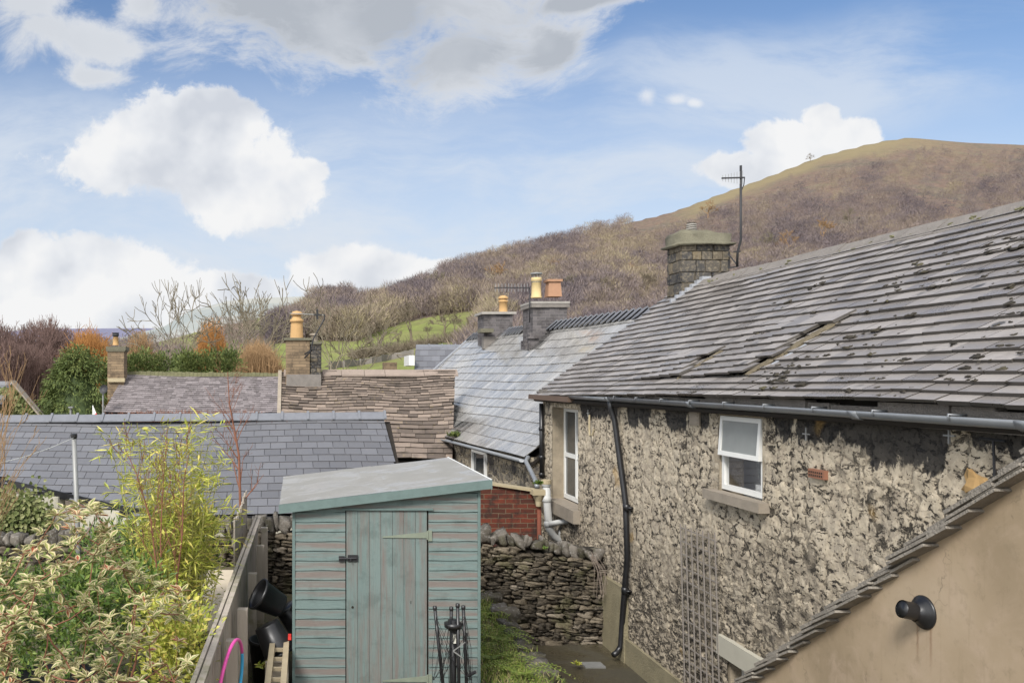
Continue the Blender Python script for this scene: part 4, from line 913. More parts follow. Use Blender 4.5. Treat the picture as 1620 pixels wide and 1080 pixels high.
# chimney with two pots (photo x 832-897)
Yc = 21.6; kx = lambda x, Y=None: (x - PX) / F * (Y or Yc); kz = lambda y, Y=None: (PY - y) / F * (Y or Yc)
c1 = stack(H2, kx(843), kx(897), Yc, Yc + .95, .3, kz(480), M['brick_grey'], .05, M['concrete'], .06, None)
b = MB(); b.box(kx(843) - .05, kx(897) + .05, Yc - .05, Yc + 1.0, kz(480) - .10, kz(480) - .004); b.build('brim', M['ridge_stone'], c1)
b = MB(); rr = random.Random(3); chimney_stones(b, kx(834), kx(842), Yc + .2, Yc + .6, .5, 1.0, rr, .1, .2); b.box(kx(832), kx(848), Yc - .22, Yc - .01, kz(536), kz(527)); b.box(kx(834), kx(856), Yc - .16, Yc - .012, kz(555), kz(536)); b.build('haunching', M['brick_grey'], c1)
Yp = Yc + .3
pr = lambda r, h: [(r * 1.08, 0), (r * 1.08, .04), (r, .05), (r * .93, h - .1), (r * 1.06, h - .09), (r * 1.06, h - .02), (r * .95, h), (r * .75, h), (r * .7, h - .1)]
q = pot(c1, (kx(848.5, Yp), Yp, kz(470, Yp) - .02), pr(.125, .52), M['terracotta_buff'])
b = MB(); zt = kz(440, Yp); X_ = kx(848.5, Yp); b.lathe((X_, Yp, zt + .10), (0, 0, 1), [(.15, 0), (.15, .035), (.05, .05), (0, .05)], 14)
for i in range(8): t = i * .785; b.bar((X_ + .1 * math.cos(t), Yp + .1 * math.sin(t), zt - .12), (X_ + .1 * math.cos(t), Yp + .1 * math.sin(t), zt + .1), .012, .012)
b.lathe((X_, Yp, zt - .12), (0, 0, 1), [(.11, 0), (.125, .02), (.11, .04)], 14); b.build('cowl', M['galv'], c1)
b = MB(); xx, zz = kx(875, Yp), kz(468, Yp) - .03; r0, r1, hh = .175, .145, .44
vs = [(xx + sx * r, Yp + sy * r, zz + h) for (r, h) in ((r0, 0), (r1, hh - .06), (r1 + .045, hh - .06), (r1 + .045, hh), (r1 - .03, hh), (r1 - .05, hh - .1)) for sx, sy in ((-1, -1), (1, -1), (1, 1), (-1, 1))]
b.add(vs, [(i * 4 + j, i * 4 + (j + 1) % 4, i * 4 + 4 + (j + 1) % 4, i * 4 + 4 + j) for i in range(5) for j in range(4)] + [(20, 21, 22, 23)]); b.build('chimney_pot', M['terracotta_red'], c1)
Yc = 25.6
c2 = stack(H2, kx(766), kx(811), Yc, Yc + .9, .3, kz(497), M['brick_grey'], .07, M['concrete'], .09, None)
b = MB(); b.box(kx(762), kx(787), Yc - .3, Yc - .01, .9, kz(533)); b.build('haunching', M['ridge_stone'], c2); b = MB(); b.box(kx(755), kx(775), Yc - .5, Yc - .02, kz(527), kz(521)); b.build('stone_ledge', M['moss_cap'], c2)
Yp = Yc + .3; X_ = kx(796, Yp); pot(c2, (X_, Yp, kz(493, Yp) - .02), [(.14, 0), (.125, .05), (.12, .30), (.145, .31), (.145, .35), (.12, .36), (.1, .40), (.15, .405), (.155, .43), (.11, .49), (0, .52)], M['terracotta'])
def ex2(e):
    pass
yagi('tv_aerial', [P(838, 510, 21.5), P(838, 455, 21.5)], (P(782, 455, 20.6), P(838, 455, 21.5)), 11, 'small comb aerial pointing left from the two-pot brick chimney', .014, .007, .1, V((0, 0, 1)))
# ------------------------------------------------------------------ red brick outhouse wall in front of it
BW = empty('brick_outhouse', P(800, 850, 13.2), 'low red brick outhouse wall with a sloping cream coping behind the dry stone wall', 'outhouse')
b = MB(); b.prism([(2.1, 13.2, GZ), (P(853, 0, 13.2).x, 13.2, GZ), P(853, 776, 13.2), P(730, 758, 13.2), (2.1, 13.2, P(0, 752, 13.2).z)], (0, .22, 0)); b.build('wall', M['brick_red'], BW)
b = MB(); b.hexa([P(728, 760, 13.15), P(853, 779, 13.15), P(853, 779, 13.15) + V((0, .32, 0)), P(728, 760, 13.15) + V((0, .32, 0)), P(728, 757, 13.15), P(853, 775.5, 13.15), P(853, 775.5, 13.15) + V((0, .32, 0)), P(728, 757, 13.15) + V((0, .32, 0))]); b.build('coping', M['cream'], BW)
b = MB(); X_ = P(853, 0, 13.15).x; b.tube([(X_, 13.15, P(0, 784, 13.15).z), (X_, 13.15, GZ + .1)], .033, 10); b.build('downpipe', M['rust'], BW, True)
b = MB(); c = P(852, 786, 13.1); b.lathe(c, (0, 0, 1), [(.04, -.14), (.05, -.06), (.09, .02), (.10, .10), (.085, .10), (.05, 0)], 12); b.box(c.x - .11, c.x + .08, 13.0, 13.2, c.z + .04, c.z + .12); b.build('rain_hopper', M['cream'], BW)
# ------------------------------------------------------------------ stone tiled cottage
rng = random.Random(31)
H3 = empty('stone_tiled_cottage', (1.5, 20.6, GZ), 'cottage with a rugged brown stone tile roof and a big orange chimney pot', 'cottage')
A = V((-.40, 19.5, -1.80)); B = V((3.55, 19.5, -1.82)); C = V((4.08, 22, .20)); D = V((-.40, 22, .20))
rows = [0]; e = .20
while rows[-1] < 1: rows.append(rows[-1] + e / 3.2); e = max(.092, e * .955)
rows[-1] = 1
sag3 = lambda u, v: -.05 * math.sin(math.pi * u) * (1 - v * .5) + .03 * math.sin(u * 11 + v * 4) - .06 * math.sin(math.pi * v)
def rough3(u, v, p): return rng.choice((0, 0, 0, .003, .006, .012)) + (fbm(np.array(u * 8), np.array(v * 6), 3) - .5) * .05
b = MB(); tile_roof(b, A, B, C, D, rows, [.46 - .22 * r for r in rows], .026, rng, lift=1.6, jit=.004, sag=sag3, wjit=.34, height=rough3, ejit=.06, gap=.007)
roof3 = b.build('roof', M['tile_stone'], H3)
b = MB(); deck(b, A, B, C, D, .04, .13); deck(b, (4.1, 24.4, -1.8), (-.4, 24.4, -1.8), D, C, .05, .02); b.build('roof_deck', M['dark_gap'], H3)
b = MB()
for (x0, x1) in ((-.34, .1), (.65, 1.13), (1.14, 1.72), (1.73, 2.25), (2.26, 3.25), (3.26, 4.12)):
    j = rng.uniform(-.01, .01)
    for sg in (-1, 1):
        c = [V((x0, 22 + sg * .19, .11 + j)), V((x1, 22 + sg * .19, .11 + j)), V((x1, 22, .25 + j)), V((x0, 22, .25 + j))]
        if sg > 0: c = c[::-1]
        b.hexa([p - V((0, 0, .04)) for p in c] + c)
b.build('ridge', M['ridge_brown'], H3)
b = MB(); b.box(-.2, 3.45, 19.75, 19.95, GZ, -1.78); b.build('front_wall', M['old_wall'], H3)
b = MB(); b.prism([(-.18, 19.96, GZ), (-.18, 24.2, GZ), (-.18, 24.2, -1.9), (-.18, 22, -.02), (-.18, 19.96, -1.75)], (.15, 0, 0)); b.build('gable_wall', M['old_wall'], H3)
b = MB(); b.prism([(3.3, 19.96, GZ), (3.3, 24.2, GZ), (3.3, 24.2, -1.9), (3.3, 22, -.02), (3.3, 19.96, -1.75)], (.15, 0, 0)); b.build('gable_wall', M['old_wall'], H3)
b = MB(); b.bar((-.44, 19.5, -1.74), (-.44, 22, .22), .09, .05); b.build('verge_board', M['sill'], H3)
Yc = 21.6
c3 = stack(H3, kx(452), kx(490), Yc, Yc + .6, -.6, kz(538), M['brick_stone'], .06, M['moss_cap'], .05)
b = MB(); b.box(kx(453), kx(508), Yc - .03, Yc + .0, kz(612), kz(592)); b.build('lead_flashing', M['ridge_stone'], c3)
b = MB(); chimney_stones(b, kx(491), kx(508), Yc + .05, Yc + .5, -.2, kz(544), rng, .1, .2); c3b = b.build('chimney', M['chim_stone'], H3); c3b['label'] = 'narrow second stack of layered stone'
b = MB(); b.box(kx(490.5), kx(510), Yc, Yc + .55, kz(544), kz(540)); b.build('chimney_cap', M['moss_cap'], c3b)
pot(c3b, (kx(497), Yc + .45, kz(541)), [(.10, 0), (.09, .03), (.085, .18), (.11, .19), (.11, .23), (.08, .24)], M['sill'])
Yp = Yc + .25; X_ = kx(469.5, Yp); pot(c3, (X_, Yp, kz(536, Yp)), [(.175, 0), (.17, .04), (.155, .36), (.15, .42), (.175, .43), (.175, .49), (.14, .50), (.14, .52), (.12, .53), (.11, .60), (.16, .605), (.155, .65), (.10, .70), (0, .72)], M['terracotta'])
e = empty('tv_aerial', P(494, 545, 21.3), 'bare aerial on a leaning mast beside the big orange chimney pot', 'aerial')
b = MB(); b.tube([P(492, 552, 21.3), P(496, 535, 21.3), P(513, 505, 21.3), P(513, 497, 21.3)], .018, 8); b.build('mast', M['dark_metal'], e)
b = MB(); b.bar(P(458, 495.5, 21.3), P(512, 498, 21.3), .02, .02); b.build('boom', M['galv'], e); b = MB(); b.bar(P(502, 489, 21.3), P(502, 505, 21.3), .05, .04); b.bar(P(497, 498, 21.3), P(509, 498, 21.3), .05, .04); b.build('dipole', M['black'], e)
b = MB(); b.bar(P(482, 560, 21.55), P(494, 553, 21.3), .03, .03); b.bar(P(482, 566, 21.55), P(494, 553, 21.3), .03, .03); b.build('wall_bracket', M['dark_metal'], e)
# ------------------------------------------------------------------ purple slate cottage further left
H4 = empty('slate_cottage', (-3, 24.5, GZ), 'cottage with a weathered purple-grey slate roof and a mossy ridge', 'cottage')
A = V((-5.46, 24, -.92)); B = V((-.42, 24, -.92)); C = V((-.42, 26, .16)); D = V((-5.2, 26, .23))
b = MB(); tile_roof(b, A, B, C, D, list(np.linspace(0, 1, 21)), .17, .012, rng, jit=.006, sag=lambda u, v: -.05 * math.sin(math.pi * u), wjit=.3, ejit=.1)
b.build('roof', M['tile_purple'], H4)
b = MB(); deck(b, A, B, C, D, .04, .08); deck(b, (-.42, 28, -.95), (-5.46, 28, -.95), D, C, .05, .02); b.build('roof_deck', M['dark_gap'], H4)
b = MB()
for i in range(40): x = -5.15 + i * .118; b.box(x, x + .125, 25.85, 26.15, .09, .245 - .05 * (i / 40) + rng.uniform(-.012, .02))
b.build('ridge', M['ridge_moss'], H4)
b = MB(); b.box(-5.3, -.5, 24.2, 24.4, GZ, -1.0); b.box(-5.3, -5.1, 24.4, 27.8, GZ, -1.0); b.box(-.75, -.5, 24.4, 27.8, GZ, -1.0); b.prism([(-5.25, 24.2, -1), (-5.25, 27.8, -1), (-5.25, 26, .08)], (.1, 0, 0)); b.build('walls', M['old_wall'], H4)
b = MB(); gutter(b, (-5.5, 23.93, -.98), (-.4, 23.93, -.98), .05); b.build('gutter', M['black'], H4)
Yc = 25.3
c4 = stack(H4, kx(170), kx(196), Yc, Yc + .5, -.6, kz(556), M['brick_stone'], .04, M['moss_cap'], .03)
b = MB(); b.box(kx(168), kx(199), Yc - .04, Yc + .54, kz(554), kz(548)); b.build('brim', M['moss_cap'], c4)
b = MB(); b.box(kx(171), kx(198), Yc - .08, Yc, kz(604), kz(598)); b.build('flaunching', M['cream'], c4)
X_ = kx(183, Yc + .2); pot(c4, (X_, Yc + .2, kz(546, Yc + .2)), [(.10, 0), (.085, .03), (.08, .22), (.095, .23), (.07, .24)], M['terracotta'])
b = MB(); b.lathe((X_, Yc + .2, kz(546, Yc + .2) + .24), (0, 0, 1), [(.06, 0), (.1, .05), (.09, .1), (.11, .13), (.0, .14)], 10); b.build('cowl', M['dark_metal'], c4)
# ------------------------------------------------------------------ blue slate outbuilding
rng = random.Random(41)
H5 = empty('slate_outbuilding', (-3, 14, GZ), 'long low outbuilding with a neat blue-grey slate roof behind the garden', 'outbuilding')
A = V((-7.2, 12.95, -2.06)); B = V((1.72, 12.95, -2.06)); C = V((1.60, 15.8, -.72)); D = V((-7.2, 15.8, -.80))
LOW = [(-9, 13.9), (P(0, 0, 13.9).x, 13.9), (P(196, 0, 13.2).x, 13.15), (P(300, 0, 13).x, 12.9), (4, 12.9)]
def lowy(x): return float(np.interp(x, [a for a, _ in LOW], [c for _, c in LOW]))
b = MB(); tile_roof(b, A, B, C, D, list(np.linspace(0, 1, 15)), .275, .009, rng, lift=1.8, jit=.0012, wjit=.03, keep=lambda p: p.y > lowy(p.x) - .02, sag=lambda u, v: .03 * math.sin(u * 9) - .02 * math.sin(3.1 * v), gap=.007, tone=lambda u, v, r: r.random() * .7 + .15 * math.sin(u * 5))
b.build('roof', M['tile_blue'], H5)
SL5 = (2.06 - .75) / 2.85
def on5(x, d=0): y = lowy(x) + d; return V((x, y, -2.06 + (y - 12.95) * SL5))
b = MB(); pp = [(-7.2), P(0, 0, 13.9).x, P(100, 0, 13.5).x, P(196, 0, 13.15).x, P(300, 0, 12.9).x, 1.72]
b.add([on5(x) - V((0, 0, .06)) for x in pp] + [V((1.72, 15.8, -.78)), V((-7.2, 15.8, -.86))], [tuple(range(8))])
b.build('roof_deck', M['dark_gap'], H5)
b = MB()
for i in range(len(pp) - 1): b.bar(on5(pp[i]) + V((0, -.03, -.03)), on5(pp[i + 1]) + V((0, -.03, -.03)), .035, .11)
b.build('fascia', M['black'], H5)
b = MB(); ridge_caps(b, (-6.9, 15.8, -.67), (1.62, 15.8, -.60), .47, .15, .115, .022, rng, roll=.022); b.build('ridge', M['ridge_grey'], H5)
b = MB()
for i in range(len(pp) - 1):
    p, q = on5(pp[i], .12), on5(pp[i + 1], .12); wall_between(b, (q.x, q.y, 0), (p.x, p.y, 0), GZ, min(p.z, q.z) - .1, -.2)
b.build('front_wall', M['lintel'], H5)
b = MB(); b.prism([(1.5, 13.3, GZ), (1.5, 15.8, GZ), (1.5, 15.8, -.9), (1.5, 13.3, -2.1)], (.15, 0, 0)); b.build('gable_wall', M['old_wall'], H5); b = MB(); b.prism([(-7.1, 14.2, GZ), (-7.1, 15.8, GZ), (-7.1, 15.8, -.95), (-7.1, 14.2, -1.7)], (.15, 0, 0)); b.build('gable_wall', M['old_wall'], H5)
b = MB(); vx = P(94, 0, 13.5).x
for i in range(3): b.box(vx + i * .05, vx + i * .05 + .03, 13.58, 13.6, -2.22, -2.12)
b.build('wall_vent', M['black'], H5)
# dormer-like blue roof beyond, with a white cheek
H6 = empty('far_slate_house', P(695, 583, 31), 'small blue slate roof with a white cheek seen between cottage and wet slate roof', 'house')
A, B, C, D = P(655, 590, 30), P(735, 590, 30), P(741, 546, 32), P(658, 546, 32)
b = MB(); tile_roof(b, A, B, C, D, list(np.linspace(0, 1, 6)), .3, .012, rng, jit=.003, wjit=.05); b.build('roof', M['tile_blue'], H6)
b = MB(); deck(b, A, B, C, D, .1, .02); b.box(A.x + .1, B.x - .1, 30.1, 33, GZ, A.z - .1); b.box(C.x - .1, D.x + .1, 32.0, 33.0, A.z - .11, C.z - .15); b.build('walls', M['old_wall'], H6)
b = MB(); ridge_caps(b, D + V((0, 0, .03)), C + V((0, 0, .03)), .45, .15, .1, .02, rng, roll=.02); b.build('ridge', M['ridge_grey'], H6)
b = MB(); q = P(650, 570, 30.2); b.box(q.x - .08, q.x + .12, 30.1, 31.5, P(0, 578, 30.2).z, P(0, 562, 30.2).z); b.build('cheek', M['white'], H6)
b = MB(); b.box(P(607, 0, 34).x, P(628, 0, 34).x, 34, 34.5, GZ, P(0, 573, 34).z); b.build('stone_chimney', M['brick_stone'], label='squat mossy stone chimney just above the brown tiled ridge', cat='chimney')
# ivy gable at far left
H7 = empty('ivy_house', P(10, 700, 30), 'house end covered in ivy at the far left', 'house')
b = MB(); b.prism([P(-120, 760, 30), P(75, 760, 30), P(75, 670, 30), P(22, 604, 30), P(-120, 780, 30)], (0, .3, 0)); b.build('gable_wall', M['brick_stone'], H7)
b = MB(); b.bar(P(20, 602, 29.9), P(78, 672, 29.9), .5, .05); b.build('verge', M['sill'], H7)
A, B, C, D = P(-200, 640, 29), P(4, 640, 29), P(20, 603, 31), P(-200, 603, 31); b = MB(); tile_roof(b, A, B, C, D, list(np.linspace(0, 1, 6)), .3, .012, rng, jit=.003); deck(b, A, B, C, D, .1, .02); b.build('roof', M['tile_wet'], H7)
# ------------------------------------------------------------------ tan rendered extension at the right
rng = random.Random(51)
TX = 3.5; TS = (-.456 + 2.33) / (6.56 - 4.1)
def tz(y): return -2.33 + (6.56 - y) * TS
H8 = empty('rendered_extension', (TX, 5, GZ), 'tan rendered lean-to wall with a stone slate verge at lower right', 'extension')
b = MB(); b.prism([(TX, 7.4, GZ), (TX, 1.2, GZ), (TX, 1.2, tz(1.2)), (TX, 7.4, tz(7.4))], (.18, 0, 0)); b.build('wall', M['render'], H8)
b = MB(); b.box(TX + .19, XW - .03, 7.2, 7.38, GZ, tz(7.38) - .1); b.build('end_wall', M['render'], H8)
b = MB(); L = math.hypot(6.3, 6.3 * TS); un = V((0, -1, TS)).normalized(); nn = V((0, TS, 1)).normalized()
p0 = V((TX, 7.5, tz(7.5))); s = 0
while s < 7.6:      # roof slates in courses, their ends hanging over the verge
    wv = rng.uniform(.15, .21); x = TX - rng.uniform(.045, .085); k = 0
    for (xa, xb) in ((x, x + .34), (x + .35, x + .62), (x + .63, XW - .03)):
        t = rng.uniform(.014, .024); c = p0 + un * s; j = rng.uniform(-.006, .006)
        q0 = c + nn * (.045 + j); q1 = c + un * (wv * 1.8) + nn * (.004)
        mkq = lambda dz: [V((xa, q0.y, q0.z)) + nn * dz, V((xb, q0.y, q0.z)) + nn * dz, V((xb, q1.y, q1.z)) + nn * dz, V((xa, q1.y, q1.z)) + nn * dz]
        b.hexa(mkq(0)[::1] + mkq(t), rng.random())
        if k == 0:
            xa -= rng.uniform(-.01, .02); t2 = .012; b.hexa([p - nn * .03 for p in mkq(0)] + [p - nn * .014 for p in mkq(0)], rng.random() * .5)
        k += 1
    s += wv
b.build('roof', M['tile_moss'], H8)
b = MB(); b.hexa([V((xx, yy, tz(yy) + dz)) for dz in (-.06, -.0) for (xx, yy) in ((TX + .02, 7.45), (XW - .04, 7.45), (XW - .04, 1.2), (TX + .02, 1.2))]); b.build('mortar_bed', M['ridge_stone'], H8)
fc = V((TX, 992 / F, 0)); Yf = TX * F / 992; zf = -368 / F * Yf
FL = MB(); FL.lathe((TX, Yf, zf), (-1, 0, 0), [(.094, 0), (.094, .008), (.088, .014), (.078, .016), (.074, .026), (.066, .028), (.06, .045), (.052, .05), (.05, .06)], 28); fl = FL.build('flue', M['black'], H8, True)
b = MB(); b.tube([(TX - .03, Yf, zf), (TX - .09, Yf, zf + .012), (TX - .125, Yf, zf + .02)], [.05, .049, .05], 20, cap=False); b.tube([(TX - .123, Yf, zf + .02), (TX - .08, Yf, zf + .01), (TX - .03, Yf, zf)], [.044, .042, .04], 20, cap=True); b.build('flue_terminal', M['black'], fl, True)
# ------------------------------------------------------------------ dry stone wall
rng = random.Random(61)
DW = MB(); YW = 12.0
def topz(x): return float(np.interp(x, [-9, -3.5, -.3, 2.4, 3.2, 3.9, 4.3], [-2.36, -2.32, -2.10, -2.24, -2.36, -2.50, -2.56])) 
z = GZ + .0
while z < -2.0:
    h = rng.uniform(.035, .085); x = -8.0 + rng.random() * .2
    while x < 4.32:
        wv = rng.uniform(.07, .27) * (1.0 if h > .05 else .8)
        vis = x < -.0 or x + wv > 2.3 or True
        if z + h < topz(x) - .02 and (x > 2.2 or z > -3.1):
            pr_ = rng.uniform(-.02, .035); hh = h * rng.uniform(.8, 1.2)
            rock(DW, (x + wv / 2, YW + .10 - pr_, z + h / 2 + rng.uniform(-.008, .008)), (1, 0, rng.uniform(-.08, .08)), (0, 1, 0), (0, 0, 1), wv / 2 * .97, .12, hh / 2 * .97, rng, .2, .8)
        x += wv
    z += h
for i in range(5):      # boulders of the terrace edge
    pass
DWo = empty('dry_stone_wall', (1, YW + .1, GZ), 'dark mossy dry stone wall across the end of the yard and garden', 'wall')
DW.build('stones', M['dry'], DWo, True)
b = MB(); b.box(-8, 4.3, YW + .14, YW + .38, GZ, -2.42); b.build('core', M['dark_gap'], DWo)
b = MB(); x = -8.
while x < 4.25:
    wv = rng.uniform(.07, .19); h = rng.uniform(.10, .22) if x > 0 else rng.uniform(.13, .25); t = topz(x)
    rock(b, (x + wv / 2, YW + .16 + rng.uniform(-.05, .05), t + h * .3), (1, 0, rng.uniform(-.5, .5)), (0, 1, rng.uniform(-.2, .2)), (rng.uniform(-.3, .3), 0, 1), wv / 2 * .95, .15, h / 2, rng, .13, .66); x += wv * .9
b.build('coping', M['cope'], DWo, True)
# kerb boulders of the terrace
b = MB()
for (px, py, Y, sx, sz) in ((775, 962, 11.6, .20, .10), (792, 985, 10.9, .22, .13), (806, 1003, 10.3, .16, .11), (815, 1022, 9.9, .15, .1), (826, 1045, 9.5, .15, .1), (840, 1062, 9.1, .17, .1), (856, 1082, 8.7, .2, .12), (745, 958, 11.8, .2, .1)):
    c = P(px, py, Y); c.z = -3.02; rock(b, c, (1, .2, 0), (-.2, 1, 0), (0, 0, 1), sx * .7, .15, sz * .9, rng, .22, .8)
b.build('terrace_kerb', M['cope'], label='row of rough stones edging the fern-covered terrace above the yard', cat='kerb', smooth=True)
# ------------------------------------------------------------------ trellis
T = empty('trellis', (XW - .05, 9.2, GZ), 'tall narrow grey wooden trellis leaning against the rubble wall', 'trellis')
def tpt(a, zc, off): return V((XW - .035 - off, 9.56 - a * .79 + (zc + 1.6) * .06, zc))
b = MB()
for i in range(7): a = i / 6; b.bar(tpt(a, -1.60 + rng.uniform(-.02, .03), .012), tpt(a, -3.72, .012), .011, .011, V((1, 0, 0)), rng.random())
b.build('uprights', M['trellis'], T)
b = MB()
for i in range(15): zc = -1.66 - i * .143; j = rng.uniform(-.015, .015); b.bar(tpt(-.02, zc + j, .0), tpt(1.02, zc - j, .0), .011, .011, V((1, 0, 0)))
b.build('crossbars', M['trellis'], T)
# ------------------------------------------------------------------ garden shed
rng = random.Random(71)
SY = 8.0; SH = empty('garden_shed', (.83, 9, -3.0), 'worn teal wooden shed with a felted pent roof and a boarded door', 'shed')
RL, RR_ = (-.16, -1.165), (1.79, -.935)
def rz(x): return RL[1] + (x - RL[0]) * (RR_[1] - RL[1]) / (RR_[0] - RL[0])
def boards(mb, x0, x1, z0, top, h=.0905, y=SY):
    z = z0
    while z < top(x1) + .05 or z < top(x0) + .05:
        r = rng.random(); a = z + rng.uniform(-.002, .002); bz = z + h - .004
        za0, za1 = min(a, top(x0)), min(a, top(x1)); zb0, zb1 = min(bz, top(x0)), min(bz, top(x1))
        if zb0 - za0 > .004 or zb1 - za1 > .004:
            n = 6
            for i in range(n):
                u0, u1 = i / n, (i + 1) / n; xa, xb = x0 + (x1 - x0) * u0, x0 + (x1 - x0) * u1
                wv = lambda u: .0025 * math.sin(u * 7 + z * 40)
                l0, l1 = za0 + (za1 - za0) * u0, za0 + (za1 - za0) * u1; t0, t1 = zb0 + (zb1 - zb0) * u0, zb0 + (zb1 - zb0) * u1
                mb.hexa([(xa, y - .013, l0 + wv(u0)), (xb, y - .013, l1 + wv(u1)), (xb, y + .012, l1), (xa, y + .012, l0), (xa, y - .003, t0 + wv(u0)), (xb, y - .003, t1 + wv(u1)), (xb, y + .012, t1), (xa, y + .012, t0)], r)
        z += h
tp_ = lambda x: rz(x) - .03
for (xa, xb) in ((-.02, .452), (1.232, 1.69)): b = MB(); boards(b, xa, xb, -2.96, tp_); b.build('cladding', M['paint_h'], SH)
b = MB(); b.hexa([(.44, SY - .012, -1.215), (1.245, SY - .012, -1.205), (1.245, SY + .01, -1.205), (.44, SY + .01, -1.215), (.44, SY - .004, tp_(.44)), (1.245, SY - .004, tp_(1.245)), (1.245, SY + .01, tp_(1.245)), (.44, SY + .01, tp_(.44))], .3); b.build('header', M['paint_h'], SH)
b = MB()
for x in (-.045, 1.69): b.hexa([(x, SY - .018, -2.98), (x + .026, SY - .018, -2.98), (x + .026, SY + .03, -2.98), (x, SY + .03, -2.98), (x, SY - .018, tp_(x)), (x + .026, SY - .018, tp_(x)), (x + .026, SY + .03, tp_(x)), (x, SY + .03, tp_(x))])
b.box(.425, 1.27, SY - .03, SY, -1.222, -1.205); b.box(-.04, 1.71, SY - .01, SY + .03, -3.0, -2.96); b.build('corner_trim', M['paint_clean'], SH)
b = MB(); x = .462
while x < 1.21: xe = min(1.222, x + .108); b.box(x, xe - .003, SY - .008, SY + .012, -2.95, -1.228 + rng.uniform(-.001, .001), rng.random()); x = xe
DR = b.build('door', M['paint_v'], SH); b = MB(); b.box(.452, 1.232, SY + .013, SY + .02, -2.96, -1.2); b.build('door_gap', M['dark_gap'], DR)
for z in (-1.455, -2.80):
    b = MB(); b.prism([(.80, SY - .012, z - .013), (.80, SY - .012, z - .024), (1.215, SY - .012, z - .028), (1.215, SY - .012, z + .03)][::-1], (0, -.006, 0)); b.box(1.225, 1.262, SY - .022, SY - .014, z - .055, z + .045); b.tube([(1.22, SY - .02, z - .04), (1.22, SY - .02, z + .04)], .009, 8); b.build('hinge', M['paint_pale'], DR)
b = MB(); b.box(.39, .445, SY - .025, SY - .014, -1.70, -1.65); b.box(.475, .57, SY - .022, SY - .009, -1.70, -1.64); b.tube([(.39, SY - .03, -1.672), (.555, SY - .03, -1.668)], .0085, 8); b.tube([(.50, SY - .03, -1.668), (.50, SY - .055, -1.69)], .006, 6)
for x in (.40, .435, .49, .52, .555): b.lathe((x, SY - .024, -1.685), (0, -1, 0), [(.005, 0), (.005, .004), (0, .005)], 6)
b.build('bolt', M['dark_metal'], DR)
b = MB(); b.lathe((.52, SY - .009, -2.13), (0, -1, 0), [(.012, 0), (.011, .003), (0, .003)], 12); b.box(1.063, 1.069, SY - .0095, SY - .008, -2.10, -2.07); b.build('keyhole', M['dark_gap'], DR)
b = MB(); b.box(-.03, -.01, SY + .03, 9.95, -3, -1.2); b.box(1.675, 1.70, SY + .03, 9.95, -3, -1.0); b.box(-.03, 1.7, 9.95, 9.98, -3, -1.18); b.prism([(-.03, 9.95, -1.19), (1.7, 9.95, -1.19), (1.7, 9.95, -.98)], (0, .03, 0)); b.build('side_walls', M['paint_clean'], SH)
b = MB(); Y0, Y1 = 7.925, 10.2
def slab(mb, x0, x1, y0, y1, dz0, dz1, a=0.): mb.hexa([(x0, y0, rz(x0) + dz0), (x1, y0, rz(x1) + dz0), (x1, y1, rz(x1) + dz0), (x0, y1, rz(x0) + dz0), (x0, y0, rz(x0) + dz1), (x1, y0, rz(x1) + dz1), (x1, y1, rz(x1) + dz1), (x0, y1, rz(x0) + dz1)], a)
slab(b, RL[0] + .01, RR_[0] - .01, Y0 + .02, Y1, -.028, -.004); b.build('roof_boards', M['timber'], SH)
b = MB(); n = 14
for i in range(n):
    for (xa, xb, dz) in ((RL[0] - .004, .88, .004), (.87, RR_[0] + .003, .0)):
        ya, yb = Y0 - .004 + (Y1 - Y0) * i / n, Y0 - .004 + (Y1 - Y0) * (i + 1) / n; m = 8
        for j in range(m):
            xs0, xs1 = xa + (xb - xa) * j / m, xa + (xb - xa) * (j + 1) / m
            def bz(x, y): return rz(x) + dz + .006 * math.sin(x * 5 + y * 2.2) * math.sin(y * 3.1) * (0 < i < n) + .003
            b.add([(xs0, ya, bz(xs0, ya)), (xs1, ya, bz(xs1, ya)), (xs1, yb, bz(xs1, yb)), (xs0, yb, bz(xs0, yb))], [(0, 1, 2, 3)])
slab(b, RL[0] - .004, RL[0] + .0, Y0, Y1, -.03, .002); b.build('felt', M['felt'], SH, True)
b = MB(); slab(b, RL[0] - .01, RR_[0] + .005, Y0 - .018, Y0 - .004, -.078, .005); b.build('fascia', M['paint_clean'], SH)
b = MB(); slab(b, RR_[0] + .006, RR_[0] + .02, Y0 - .018, Y1, -.085, .004); b.build('edge_trim', M['paint_clean'], SH); b = MB(); slab(b, RR_[0] + .004, RR_[0] + .018, Y0 - .01, Y1, .004, .009); b.build('edge_bead', M['white'], SH)
# ------------------------------------------------------------------ fences
FN = empty('low_fence', (-.58, 8, -3.0), 'low grey board fence with a double top rail running beside the shed', 'fence')
def fx(y): return -.60 + (y - 5) * .013
b = MB(); y = 3.6
while y < 11.7: z1 = -1.89 + rng.uniform(-.006, .004); x = fx(y); b.box(x - .035, x - .018, y, y + .13, -3.0, z1, rng.random()); y += .133
b.build('fence_boards', M['timber'], FN)
b = MB()
for i in range(5):
    y0, y1 = 3.6 + i * 1.62, 3.6 + (i + 1) * 1.62 - .01
    b.bar((fx(y0) - .045, y0, -1.872), (fx(y1) - .045, y1, -1.872), .03, .035, V((0, 0, 1)), .3); b.bar((fx(y0) + .0, y0, -1.882), (fx(y1) + .0, y1, -1.882), .045, .03, V((0, 0, 1)), .85)
b.build('top_rail', M['timber'], FN)
for y in (3.9, 5.3, 6.67, 7.6, 9.07, 10.5, 11.7):
    b = MB(); x = fx(y) + .07 + rng.uniform(-.01, .01); h = -2.05 + rng.uniform(-.02, .02); b.box(x - .045, x + .045, y, y + .09, -3.0, h, rng.random()); b.build('post', M['timber'], FN)
